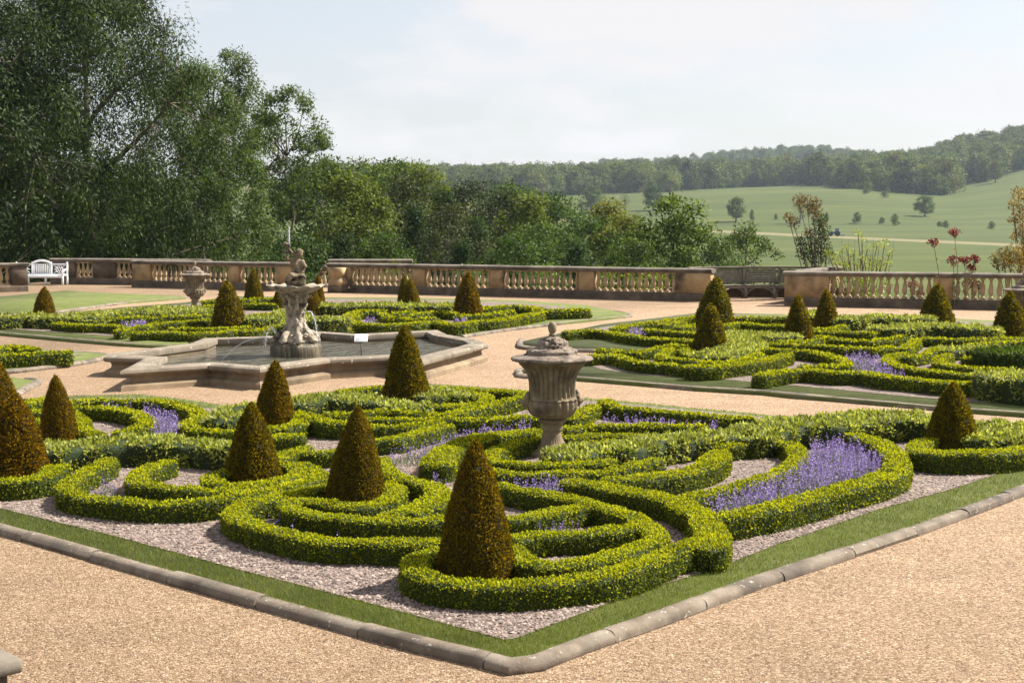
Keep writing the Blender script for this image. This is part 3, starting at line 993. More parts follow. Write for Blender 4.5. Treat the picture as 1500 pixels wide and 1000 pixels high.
# sloping stair rail going down beyond the terrace
t = thing('stair_rail', 'dark stone stair rail sloping down beside the steps', 'stair rail', (*(P(478, 421)), 0), math.radians(118))
q0, q1 = np.array([0, 0, 0.86]), np.array([3.6, 0, -0.97])
V, F = tube([q0, q1], [0.12, 0.12], 4)
obj('coping', mesh('coping', V, F, M['soot']), t)
for k in range(9):
    f = (k + 0.5) / 9
    c = q0 * (1 - f) + q1 * f
    o = obj('baluster', BALUSTER, t, (c[0], 0, c[2] - 0.78))
V, F = box((1.8, 0, -0.62), (3.6, 0.36, 0.25))
V[:, 2] -= V[:, 0] * 0.508 - 0.68
obj('plinth', mesh('plinth', V, F, M['soot']), t)

# ================================================================== FOUNTAIN POOL
ZC = 0.35
POOL_PX = [(182, 541), (306, 533), (380, 539), (482, 525), (572, 521), (616, 528), (711, 503), (700, 497.5), (655, 490), (640, 483), (524, 489), (470, 485), (400, 492), (300, 495), (282, 502), (166, 517), (156, 521.5), (216, 523.5)]
pool = np.array([P(a, b2, ZC) for a, b2 in POOL_PX])
pc = pool.mean(0)
loc_pool = (pc[0], pc[1], 0)
t_pool = thing('fountain_pool', 'low star-shaped stone pool wall round the fountain', 'pool wall', loc_pool)
COPP = [(0.0, 0.245), (-0.035, 0.255), (-0.055, 0.285), (-0.05, 0.325), (-0.015, 0.348), (0.05, 0.355), (0.30, 0.345), (0.31, 0.30), (0.30, 0.245)]
WALLP = [(-0.045, -0.03), (-0.045, 0.075), (-0.02, 0.10), (0.06, 0.13), (0.075, 0.20), (0.05, 0.243), (0.27, 0.243), (0.27, -0.03)]
pl = pool - pc
stones(pl, COPP, 1.15, 'coping_stone', M['poolcoping'], t_pool, closed=True, sharp=35, jit=0.003)
stones(pl, WALLP, 1.35, 'wall_stone', M['poolstone'], t_pool, closed=True, sharp=30, jit=0.003)
offp = offsets(pool, True)
sheet('pool_floor', [tuple(p) for p in pool + offp * 0.1], 0.004, M['poolfloor'])
sheet('water', [tuple(p) for p in pool + offp * 0.2], 0.19, M['water'])

# fountain
FX, FY = P(431, 522, 0.19)
FY += 0.25
t = thing('fountain', 'weathered stone fountain with a scalloped bowl on a carved stem', 'fountain', (FX, FY, 0))
K = 1.0
mb = MB()
mb.add(*lathe([(0.45, 0.0), (0.47, 0.10), (0.475, 0.36), (0.44, 0.42), (0.30, 0.45)], 64, lambda a, r, z: 1 + 0.035 * np.abs(np.sin(a * 16)) * (r > 0.44)))
obj('drum', mb.mesh('drum', M['drum'], smooth=True, sharp=50), t)


def remeshed(name, parts, voxel, mat, parent, noise=0.0, loc=None, disp_scale=25):
    mb = MB()
    for V, F in parts:
        mb.add(V, F)
    me = mb.mesh(name + '_raw', mat)
    o = bpy.data.objects.new(name + '_raw', me)
    COL.objects.link(o)
    md = o.modifiers.new('r', 'REMESH')
    md.mode = 'VOXEL'
    md.voxel_size = voxel
    sm = o.modifiers.new('s', 'SMOOTH')
    sm.iterations, sm.factor = 3, 0.5
    dg = bpy.context.evaluated_depsgraph_get()
    m2 = bpy.data.meshes.new_from_object(o.evaluated_get(dg))
    bpy.data.objects.remove(o)
    n = len(m2.vertices)
    co = np.empty(n * 3, np.float32)
    m2.vertices.foreach_get('co', co)
    co = co.reshape(-1, 3)
    if noise:
        nr = np.empty(n * 3, np.float32)
        m2.vertices.foreach_get('normal', nr)
        co = co + nr.reshape(-1, 3) * ((vnoise(co, disp_scale, 3) + 0.6 * vnoise(co, disp_scale * 2.1, 4)) * noise)[:, None]
        m2.vertices.foreach_set('co', co.astype(np.float32).ravel())
    m2.polygons.foreach_set('use_smooth', np.ones(len(m2.polygons), dtype=bool))
    m2.materials.clear()
    m2.materials.append(mat)
    m2.name = name
    m2.update()
    return obj(name, m2, parent, loc)


# carved dolphins and shells round the foot, twisted stem
parts = [lathe([(0.33, 0.40), (0.35, 0.48), (0.25, 0.58), (0.17, 0.72), (0.135, 0.95), (0.13, 1.15), (0.15, 1.26), (0.20, 1.33), (0.20, 1.36)], 24)]
for k in range(8):
    a = k * math.pi / 4 + 0.3
    c, s_ = math.cos(a), math.sin(a)
    path = [(0.40 * c, 0.40 * s_, 0.50), (0.35 * c, 0.35 * s_, 0.585), (0.23 * c, 0.23 * s_, 0.66), (0.16 * math.cos(a + 0.3), 0.16 * math.sin(a + 0.3), 0.80), (0.145 * math.cos(a + 0.5), 0.145 * math.sin(a + 0.5), 0.98), (0.17 * math.cos(a + 0.6), 0.17 * math.sin(a + 0.6), 1.08)]
    parts.append(tube(path, [0.065, 0.06, 0.042, 0.034, 0.03, 0.02], 8))
    parts.append(ball((0.41 * c, 0.41 * s_, 0.48), 0.06, 7, (1.1, 1.1, 0.8)))
    parts.append(tube([(0.13 * c, 0.13 * s_, 1.0), (0.16 * c, 0.16 * s_, 1.10), (0.215 * c, 0.215 * s_, 1.155), (0.20 * c, 0.20 * s_, 1.21)], [0.03, 0.05, 0.032, 0.018], 6))
    parts.append(tube([(0.17 * c, 0.17 * s_, 1.18), (0.22 * c, 0.22 * s_, 1.28), (0.29 * c, 0.29 * s_, 1.335)], [0.03, 0.035, 0.045], 6))
rf = np.random.default_rng(12)
for k in range(34):
    a = rf.uniform(0, 6.28)
    z = rf.uniform(0.44, 0.66)
    r_ = 0.43 - (z - 0.44) * 0.85 + rf.normal(0, 0.02)
    parts.append(ball((r_ * math.cos(a), r_ * math.sin(a), z), rf.uniform(0.025, 0.055), 6, (1, 1, rf.uniform(0.6, 1.2))))
for k in range(22):
    a = rf.uniform(0, 6.28)
    z = rf.uniform(0.72, 1.28)
    parts.append(ball((0.165 * math.cos(a), 0.165 * math.sin(a), z), rf.uniform(0.02, 0.042), 6, (1, 1, 1.6)))
remeshed('stem', parts, 0.0125, M['carved'], t, 0.010)
mb = MB()
mb.add(*lathe([(0.20, 1.34), (0.30, 1.37), (0.42, 1.425), (0.50, 1.475), (0.535, 1.50), (0.53, 1.52), (0.46, 1.51), (0.30, 1.47), (0.10, 1.45)], 96,
              lambda a, r, z: 1 + (r > 0.28) * 0.035 * np.cos(a * 12) * (r / 0.53) ** 2))
V = mb.V[0]
rr = np.hypot(V[:, 0], V[:, 1])
V[:, 2] += 0.014 * np.cos(np.arctan2(V[:, 1], V[:, 0]) * 12) * np.clip((rr - 0.4) / 0.1, 0, 1)
obj('bowl', mb.mesh('bowl', M['carved'], smooth=True, sharp=50), t)
mb = MB()
V, F = lathe([(0.46, 1.500), (0.3, 1.500), (0.02, 1.500)], 32)
mb.add(V, [F[0][:, ::-1]])
obj('bowl_water', mb.mesh('bowl_water', M['water']), t)
# triton child blowing a shell, seated on a rock with a coiled fish tail
parts = [ball((0.0, 0.0, 1.53), 0.15, 8, (1, 1, 0.6)), ball((-0.06, 0.02, 1.62), 0.10, 8), ball((0.08, -0.03, 1.60), 0.10, 8)]
for k in range(3):
    a0 = k * 2.1
    parts.append(tube([(0.13 * math.cos(a0 + q * 0.55), 0.13 * math.sin(a0 + q * 0.55), 1.52 + 0.035 * q) for q in range(6)], [0.04, 0.055, 0.055, 0.05, 0.04, 0.02], 7))
parts += [
    tube([(0.015, 0, 1.66), (0.03, 0, 1.76), (0.02, 0, 1.88), (0.01, 0, 1.98), (0.02, 0, 2.03)], [0.105, 0.10, 0.095, 0.085, 0.05], 10),        # torso
    ball((0.055, -0.01, 2.10), 0.075, 9, (1, 0.95, 1.1)), ball((0.075, -0.01, 2.14), 0.062, 8), ball((-0.005, -0.015, 2.095), 0.028, 6), ball((0.03, -0.065, 2.085), 0.02, 6),
    tube([(0.10, -0.02, 1.98), (0.155, -0.03, 1.87), (0.13, -0.07, 1.75), (0.06, -0.10, 1.70)], [0.05, 0.045, 0.036, 0.026], 8),                 # arm on the knee
    ball((0.05, -0.105, 1.695), 0.030, 6),
    tube([(-0.06, -0.02, 1.99), (-0.13, -0.06, 2.00), (-0.115, -0.05, 2.10)], [0.048, 0.042, 0.032], 8), ball((-0.11, -0.045, 2.12), 0.032, 6),   # arm raising the shell
    tube([(0.05, -0.06, 1.68), (-0.04, -0.16, 1.70), (-0.09, -0.17, 1.58)], [0.075, 0.062, 0.045], 8),
    tube([(0.09, -0.03, 1.68), (0.15, -0.14, 1.66), (0.12, -0.17, 1.54)], [0.075, 0.060, 0.045], 8),
    tube([(-0.02, -0.02, 2.10), (-0.07, -0.03, 2.15), (-0.11, -0.03, 2.20), (-0.10, -0.03, 2.265), (-0.15, -0.02, 2.285), (-0.18, -0.01, 2.26)], [0.018, 0.028, 0.038, 0.045, 0.05, 0.03], 8),
    tube([(-0.10, -0.03, 2.13), (-0.17, 0.0, 2.16), (-0.20, 0.01, 2.12)], [0.04, 0.035, 0.015], 7)]
parts = [(np.array(V) * [1.16, 1.16, 1.0], F) for V, F in parts]
remeshed('statue', parts, 0.011, M['statue'], t, 0.0045, disp_scale=40)

GJ = 'jets of water at the fountain'


def jet(pts, r, label, spray=0, nd=40):
    p = np.asarray(pts, float)
    pp = smooth_path(p, 0.03)
    o = thing('water_jet', label, 'water jet', tuple(p[0]), 0, GJ)
    pp = pp - p[0]
    rad = np.interp(np.linspace(0, 1, len(pp)), [0, 1], [r, r * 0.45])
    V, F = tube(pp, rad, 5)
    obj('stream', mesh('stream', V, F, M['jet'], smooth=True), o)
    mb = MB()
    for k in range(nd):
        f = RNG.random() ** 0.6
        c = pp[int(f * (len(pp) - 1))] + RNG.normal(0, 0.012 + spray * f, 3)
        mb.add(*ball(c, RNG.uniform(0.003, 0.007), 4))
    obj('droplets', mb.mesh('droplets', M['jet'], smooth=True), o)


jet([(FX - 0.10, FY - 0.03, 2.28), (FX - 0.10, FY - 0.03, 2.42), (FX - 0.095, FY - 0.03, 2.55), (FX - 0.085, FY - 0.03, 2.60)], 0.014, 'upright spout of water above the statue', 0.012, 60)
jet([(FX - 0.38, FY - 0.15, 0.52), (FX - 0.62, FY - 0.30, 0.55), (FX - 0.95, FY - 0.52, 0.45), (FX - 1.25, FY - 0.72, 0.19)], 0.007, 'long thin stream arching low across the pool', 0.01, 50)
jet([(FX - 0.38, FY + 0.1, 0.50), (FX - 0.44, FY + 0.15, 0.66), (FX - 0.52, FY + 0.2, 0.70), (FX - 0.60, FY + 0.25, 0.55), (FX - 0.63, FY + 0.28, 0.30)], 0.009, 'small plume rising beside the foot of the fountain', 0.03, 120)
jet([(FX + 0.22, FY - 0.05, 1.02), (FX + 0.31, FY - 0.07, 1.0), (FX + 0.38, FY - 0.08, 0.80), (FX + 0.42, FY - 0.09, 0.42)], 0.009, 'stream falling from the carved stem beside the round bush', 0.02, 110)

# information sign standing at the pool
sx, sy = P(530, 519, 0.2)
t = thing('information_sign', 'small white tilted sign on a thin dark post in the pool', 'sign', (sx, sy - 0.1, 0))
obj('post', mesh('post', *tube([(0, 0, 0.0), (0, 0, 0.47)], 0.012, 6), M['signpost']), t)
V, F = bbox((0, 0, 0), (0.25, 0.20, 0.015), 0.003)
ca, sa = math.cos(0.7), math.sin(0.7)
rot = lambda V: np.stack([V[:, 0], V[:, 1] * ca - V[:, 2] * sa, V[:, 1] * sa + V[:, 2] * ca], 1)
obj('board', mesh('board', rot(V) + [0, 0, 0.52], F, M['signboard']), t)
mb = MB()
for k in range(6):
    w_ = [0.12, 0.17, 0.18, 0.16, 0.18, 0.10][k]
    V, F = box((-0.09 + w_ / 2, 0.07 - k * 0.026, 0.0090), (w_, 0.008, 0.001))
    mb.add(rot(V) + [0, 0, 0.52], F)
obj('text_lines', mb.mesh('text_lines', M['print']), t)

# ================================================================== URNS
def flute(a, r, z):
    f = np.abs(np.sin(a * 14))
    body = ((z > 0.70) & (z < 1.10)) * 0.11 * (f - 0.6)
    cup = ((z > 0.47) & (z < 0.68)) * 0.13 * (np.abs(np.sin(a * 9)) - 0.5)
    foot = ((z > 0.10) & (z < 0.24)) * 0.09 * (f - 0.5)
    return 1 + body + cup + foot


def make_urn():
    t = thing('stone_urn', 'x', 'urn')
    mb = MB()
    mb.add(*lathe([(0.29, 0.0), (0.30, 0.02), (0.29, 0.045), (0.25, 0.06), (0.19, 0.09), (0.145, 0.14), (0.115, 0.20), (0.102, 0.26), (0.098, 0.30), (0.12, 0.305), (0.125, 0.33), (0.105, 0.345), (0.115, 0.385), (0.15, 0.395), (0.165, 0.415), (0.15, 0.435), (0.13, 0.44)], 84, flute))
    obj('foot', mb.mesh('foot', M['urn'], smooth=True, sharp=60), t)
    mb = MB()
    prof = [(0.13, 0.44), (0.20, 0.465), (0.245, 0.51), (0.272, 0.57), (0.276, 0.63), (0.265, 0.665), (0.282, 0.675), (0.276, 0.69), (0.262, 0.71), (0.252, 0.78), (0.255, 0.87), (0.272, 0.96), (0.305, 1.03), (0.35, 1.085), (0.39, 1.115), (0.40, 1.13)]
    z_ = np.linspace(0, 1, len(prof))
    zi = np.linspace(0, 1, 46)
    pr = np.stack([np.interp(zi, z_, [p[0] for p in prof]), np.interp(zi, z_, [p[1] for p in prof])], 1)
    mb.add(*lathe(pr, 112, flute))
    obj('body', mb.mesh('body', M['urn'], smooth=True, sharp=60), t)
    mb = MB()
    lid = [(0.40, 1.13), (0.452, 1.135), (0.466, 1.155), (0.450, 1.178), (0.37, 1.200), (0.305, 1.212), (0.290, 1.222), (0.290, 1.250), (0.272, 1.268), (0.225, 1.280), (0.178, 1.290), (0.168, 1.325), (0.145, 1.365), (0.110, 1.395), (0.060, 1.415), (0.034, 1.425), (0.030, 1.44)]
    zi = np.linspace(0, 1, 64)
    z_ = np.linspace(0, 1, len(lid))
    pr = np.stack([np.interp(zi, z_, [p[0] for p in lid]), np.interp(zi, z_, [p[1] for p in lid])], 1)
    V, F = lathe(pr, 96)
    amp = np.where((V[:, 2] > 1.285) & (V[:, 2] < 1.40), 0.022, 0.008)[:, None]
    V = V + unit(V * [1, 1, 0] + [0, 0, 0.15]) * amp * (vnoise(V, 26, 2) + 0.9 * vnoise(V, 55, 5))[:, None]
    k_ = (V[:, 2] > 1.135) & (V[:, 2] < 1.18)
    V[k_, :2] *= (1 + 0.016 * np.cos(np.arctan2(V[k_, 1], V[k_, 0]) * 40))[:, None]
    mb.add(V, F)
    ld = obj('lid', mb.mesh('lid', M['urnlid'], smooth=True, sharp=60), t)
    mb = MB()
    V, F = lathe([(0.03, 1.43), (0.045, 1.445), (0.028, 1.46), (0.038, 1.475), (0.048, 1.51), (0.046, 1.555), (0.030, 1.588), (0.008, 1.60)], 20, lambda a, r, z: 1 + 0.10 * np.cos(a * 6 + z * 90) * (z > 1.47))
    mb.add(V, F)
    obj('finial', mb.mesh('finial', M['urn'], smooth=True, sharp=50), ld)
    for s_ in (-1, 1):
        pr_ = [ball((s_ * 0.285, 0, 0.66), 0.062, 8, (0.9, 1, 1.1)), ball((s_ * 0.335, 0, 0.645), 0.038, 7), ball((s_ * 0.365, 0, 0.655), 0.022, 6), ball((s_ * 0.295, 0.05, 0.70), 0.025, 6), ball((s_ * 0.295, -0.05, 0.70), 0.025, 6),
               tube([(s_ * 0.27, 0, 0.68), (s_ * 0.31, 0, 0.73), (s_ * 0.285, 0, 0.765), (s_ * 0.26, 0, 0.75)], [0.035, 0.03, 0.025, 0.018], 7), ball((s_ * 0.305, 0, 0.60), 0.032, 6)]
        remeshed('handle', pr_, 0.014, M['urn'], t, 0.006)
    return t


URNS = [((809, 671), 'lidded stone urn standing in the bed closest to the kerb corner', 0.25), ((285, 459), 'lidded stone urn in the bed behind the pool', 0.6), ((1501, 497), 'lidded stone urn cut off by the frame edge beside a dark cone', -0.2)]


def copy_tree(o, parent=None):
    c = o.copy()
    COL.objects.link(c)
    c.parent = parent
    for ch in list(o.children):
        copy_tree(ch, c)
    return c


urn0 = make_urn()
for k, ((px, py), lab, rz) in enumerate(URNS):
    u_ = urn0 if k == 0 else copy_tree(urn0)
    x, y = P(px, py - 3, 0.06)
    u_.location, u_.rotation_euler = (x, y + 0.1, 0.06), (0, 0, rz)
    tag(u_, lab, 'urn', 'lidded stone urns in the parterre')
    s_ = 1.0 if k == 0 else 0.98
    u_.scale = (s_, s_, s_ * 0.95)

# ================================================================== WHITE BENCH
bx, by = P(58, 417.5)
t = thing('garden_bench', 'white painted wooden garden bench with an arched slatted back', 'bench', (bx, by, 0), math.radians(-4))
wm = M['white']
for x in (-1.12, -0.38, 0.38, 1.12):
    obj('leg', mesh('leg', *bbox((x, -0.25, 0.20), (0.075, 0.075, 0.40), 0.008), wm), t)
for x in (-1.12, 1.12):
    obj('leg', mesh('leg', *bbox((x, 0.25, 0.20), (0.075, 0.075, 0.40), 0.008), wm), t)
for k in range(6):
    obj('seat_slat', mesh('seat_slat', *bbox((0, -0.24 + k * 0.094, 0.42), (2.32, 0.084, 0.028), 0.004), wm), t)
obj('seat_rail', mesh('seat_rail', *bbox((0, -0.292, 0.365), (2.20, 0.03, 0.08), 0.004), wm), t)
for x in (-1.12, -0.42, 0.42, 1.12):
    mb = MB()
    mb.add(*bbox((x, 0.29, 0.66), (0.07, 0.06, 0.50), 0.006))
    mb.add(*ball((x, 0.29, 0.94), 0.045, 7))
    obj('back_post', mb.mesh('back_post', wm), t)
obj('back_rail', mesh('back_rail', *bbox((0, 0.285, 0.455), (2.16, 0.04, 0.06), 0.004), wm), t)
xs = np.linspace(-0.40, 0.40, 17)
path = [(x, 0.287, 0.90 + 0.14 * math.cos(x / 0.42 * math.pi / 2) ** 0.7) for x in xs]
mb = MB()
for a, b2 in zip(path[:-1], path[1:]):
    V = np.array([[a[0], 0.265, a[2] - 0.05], [b2[0], 0.265, b2[2] - 0.05], [b2[0], 0.31, b2[2] - 0.05], [a[0], 0.31, a[2] - 0.05], [a[0], 0.265, a[2] + 0.05], [b2[0], 0.265, b2[2] + 0.05], [b2[0], 0.31, b2[2] + 0.05], [a[0], 0.31, a[2] + 0.05]])
    mb.add(V, np.array([[0, 3, 2, 1], [4, 5, 6, 7], [0, 1, 5, 4], [2, 3, 7, 6], [1, 2, 6, 5], [3, 0, 4, 7]]))
obj('arched_rail', mb.mesh('arched_rail', wm), t)
for k in range(9):
    x = -0.34 + k * 0.085
    obj('back_slat', mesh('back_slat', *box((x, 0.287, 0.66), (0.042, 0.02, 0.50)), wm), t)
for s_ in (-1, 1):
    cx = s_ * 0.77
    obj('top_rail', mesh('top_rail', *bbox((cx, 0.287, 0.885), (0.64, 0.04, 0.05), 0.004), wm), t)
    mb = MB()
    for rr in (0.15, 0.055):
        ang = np.linspace(0, 2 * np.pi, 21)
        mb.add(*tube([(cx + rr * math.cos(a), 0.287, 0.67 + rr * math.sin(a)) for a in ang], 0.014, 5, False))
    for k in range(8):
        a = k * math.pi / 4
        e = 0.20 if k % 2 == 0 else 0.28
        mb.add(*tube([(cx + 0.05 * math.cos(a), 0.287, 0.67 + 0.05 * math.sin(a)), (cx + e * 1.2 * math.cos(a), 0.287, 0.67 + e * 0.72 * 1.05 * math.sin(a))], 0.013, 5))
    obj('wheel_panel', mb.mesh('wheel_panel', wm), t)
    mb = MB()
    mb.add(*tube([(s_ * 1.14, 0.28, 0.68), (s_ * 1.15, 0.05, 0.66), (s_ * 1.15, -0.20, 0.63), (s_ * 1.14, -0.30, 0.58)], [0.03, 0.034, 0.036, 0.03], 6))
    mb.add(*tube([(s_ * 1.12, -0.26, 0.40), (s_ * 1.13, -0.27, 0.62)], [0.033, 0.03], 6))
    obj('armrest', mb.mesh('armrest', wm), t)

# ================================================================== CURVED WOODEN SEAT IN THE BAY
bc0 = P(1104, 437.5)
cen = np.array([bc0[0] + 0.15, bc0[1] - 1.45])       # centre of the arc
Rb = 3.0
t = thing('curved_bench', 'long curved weathered oak seat with panelled back in the balustrade bay', 'bench', (cen[0], cen[1], 0))
A0, A1 = math.radians(146), math.radians(28)


def arc(r, z, a0, a1, n=14):
    return [(r * math.cos(a), r * math.sin(a) * 0.72, z) for a in np.linspace(a0, a1, n)]


def arcbox(r, w, z0, z1, a0, a1, n=10):
    pts = np.array([(r * math.cos(a), r * math.sin(a) * 0.72) for a in np.linspace(a0, a1, n)])
    return sweep(pts, offsets(pts, False), [(-w / 2, z0), (-w / 2, z1), (w / 2, z1), (w / 2, z0)])


obj('top_rail', mesh('top_rail', *arcbox(Rb + 0.05, 0.22, 1.05, 1.12, A0, A1, 28), M['coping']), t)
npan = 5
for k in range(npan):
    a0 = A0 + (A1 - A0) * k / npan
    a1 = A0 + (A1 - A0) * (k + 1) / npan
    e = (a1 - a0) * 0.05
    for q in range(6):
        bow = 0.015 * (q - 2.5)
        obj('back_slat', mesh('back_slat', *arcbox(Rb, 0.03, 0.545 + q * 0.082 + bow * 0.1, 0.545 + q * 0.082 + 0.072, a0 + e, a1 - e, 5), M['oak']), t)
    for a in (a0 + e * 1.0, a1 - e * 1.0):
        c = np.array([Rb * math.cos(a), Rb * math.sin(a) * 0.72])
        f = 0.04 * (1 if a == a0 + e else -1)
        obj('back_post', mesh('back_post', *tube([(c[0] - f, c[1] - 0.04, 0.42), (c[0] + f, c[1] - 0.03, 1.05)], 0.05, 4), M['oak']), t)
    for rr in (2.92, 2.78, 2.64, 2.50):
        obj('seat_plank', mesh('seat_plank', *arcbox(rr, 0.13, 0.45, 0.485, a0, a1, 5), M['oak']), t)
    obj('front_rail', mesh('front_rail', *arcbox(2.46, 0.04, 0.35, 0.445, a0, a1, 5), M['oak']), t)
for k in range(npan + 1):
    a = A0 + (A1 - A0) * k / npan
    c = np.array([2.46 * math.cos(a), 2.46 * math.sin(a) * 0.72])
    mb = MB()
    mb.add(*bbox((c[0], c[1], 0.17), (0.10, 0.09, 0.36), 0.01))
    for s_ in (-1, 1):
        mb.add(*tube([(c[0] + s_ * 0.04, c[1] + 0.0, 0.16), (c[0] + s_ * 0.14, c[1] + 0.02, 0.29), (c[0] + s_ * 0.30, c[1] + 0.03, 0.345)], [0.035, 0.03, 0.025], 4))
    obj('leg', mb.mesh('leg', M['oak']), t)
    c = np.array([2.9 * math.cos(a), 2.9 * math.sin(a) * 0.72])
    obj('leg', mesh('leg', *bbox((c[0], c[1], 0.22), (0.10, 0.09, 0.44), 0.01), M['oak']), t)

# low stone wall behind the curved seat
t2 = thing('bay_wall', 'low dark stone wall curving behind the wooden seat', 'wall', (cen[0], cen[1], 0))
pts = np.array([(3.45 * math.cos(a), 3.45 * math.sin(a) * 0.74) for a in np.linspace(math.radians(160), math.radians(8), 26)])
stones(pts, [(-0.16, -0.3), (-0.16, 0.40), (0.16, 0.40), (0.16, -0.3)], 1.0, 'wall_stone', M['soot'], t2)
# coping of the return wall beside the seat
ra, rb = P(1160, 446) + [0.1, 0.3], P(1226, 434)
t3 = thing('return_wall', 'short stone return wall behind the pier beside the curved seat', 'wall', (ra[0], ra[1], 0))
stones([(0, 0), tuple(rb - ra)], [(-0.17, -0.05), (-0.17, 0.96), (0.17, 0.96), (0.17, -0.05)], 0.8, 'wall_stone', M['sandstone'], t3)
stones([(0, 0), tuple(rb - ra)], [(o * 0.95, z + 0.965) for o, z in COPING], 1.2, 'coping_stone', M['coping'], t3)

# stone pier at the edge of the upper steps, just in frame
px_, py_ = XZ(32, 962, 4.6)[:2]
zt = XZ(32, 962, 4.6)[2]
t = thing('stone_pier', 'corner of a dark stone pier with a projecting cap, at the frame corner', 'pier', (px_ - 0.43 * 1.414 + 0.005, py_, 0), math.pi / 4)
obj('cap', mesh('cap', *bbox((0, 0, zt - 0.025), (0.86, 0.86, 0.05), 0.012), M['coping']), t)
obj('shaft', mesh('shaft', *bbox((0, 0, (zt - 0.05) / 2), (0.79, 0.79, zt - 0.06), 0.012), M['soot']), t)

# ================================================================== CLIPPED HEDGES
HS = np.array([(-0.47, 0.0), (-0.50, 0.30), (-0.50, 0.60), (-0.50, 0.88), (-0.46, 0.97), (-0.34, 1.0), (0.0, 1.01), (0.34, 1.0), (0.46, 0.97), (0.50, 0.88), (0.50, 0.60), (0.50, 0.30), (0.47, 0.0)])


def lod(Y):
    if Y < 12.5:
        return 0.020, 10500, 0.05
    if Y < 17:
        return 0.025, 6000, 0.07
    if Y < 25:
        return 0.036, 3300, 0.10
    if Y < 36:
        return 0.052, 1700, 0.13
    return 0.075, 850, 0.18


def band(poly, w, h, z0, rng, kind='box', pix=True):
    """one run of hedge: core grid and leaf cloud"""
    p = np.array([P(a, b, z0 + h) for a, b in poly]) if pix else np.array(poly, float)
    Y = p[:, 1].mean()
    Lf, dens, ds = lod(Y)
    p = smooth_path(p, ds)
    o = offsets(p, False)
    d = unit(np.gradient(p, axis=0))
    # rounded ends
    rd = np.array([0.50, 0.46, 0.37, 0.22])[:, None] * w
    p = np.vstack([p[0] - d[0] * rd, p, p[-1] + d[-1] * rd[::-1]])
    o = np.vstack([np.repeat(o[:1], 4, 0), o, np.repeat(o[-1:], 4, 0)])
    sc = np.ones(len(p))
    sc[:4] = (0.04, 0.42, 0.70, 0.91)
    sc[-4:] = sc[:4][::-1]
    wv = w * (1 + 0.10 * vnoise(np.c_[p, np.zeros(len(p))], 1.7, 11))
    hv = h * (1 + 0.07 * vnoise(np.c_[p, np.ones(len(p))], 2.3, 12))
    hv[[0, -1]] *= 0.86
    hv[[1, -2]] *= 0.94
    prof = HS if kind == 'box' else HS * [1.0, 1.0]
    G = np.empty((len(p), len(prof), 3))
    G[:, :, :2] = p[:, None] + o[:, None] * (prof[None, :, :1] * (wv * sc)[:, None, None])
    G[:, :, 2] = z0 + prof[None, :, 1] * hv[:, None]
    nz = vnoise(G.reshape(-1, 3), 9 if kind == 'box' else 6, 5).reshape(G.shape[:2])
    nrm = np.stack([o[:, None, 0] * prof[None, :, 0] * 2, o[:, None, 1] * prof[None, :, 0] * 2, np.broadcast_to((prof[None, :, 1] > 0.9) * 1.0, (len(p), len(prof)))], -1)
    G += unit(nrm) * (nz * (0.016 if kind == 'box' else 0.035))[:, :, None] * (prof[None, :, 1:] > 0.05)
    return G, Lf, dens, Y


def caps(G):
    n, k = G.shape[:2]
    return [np.arange(k)[None, ::-1], (np.arange(k) + (n - 1) * k)[None]]


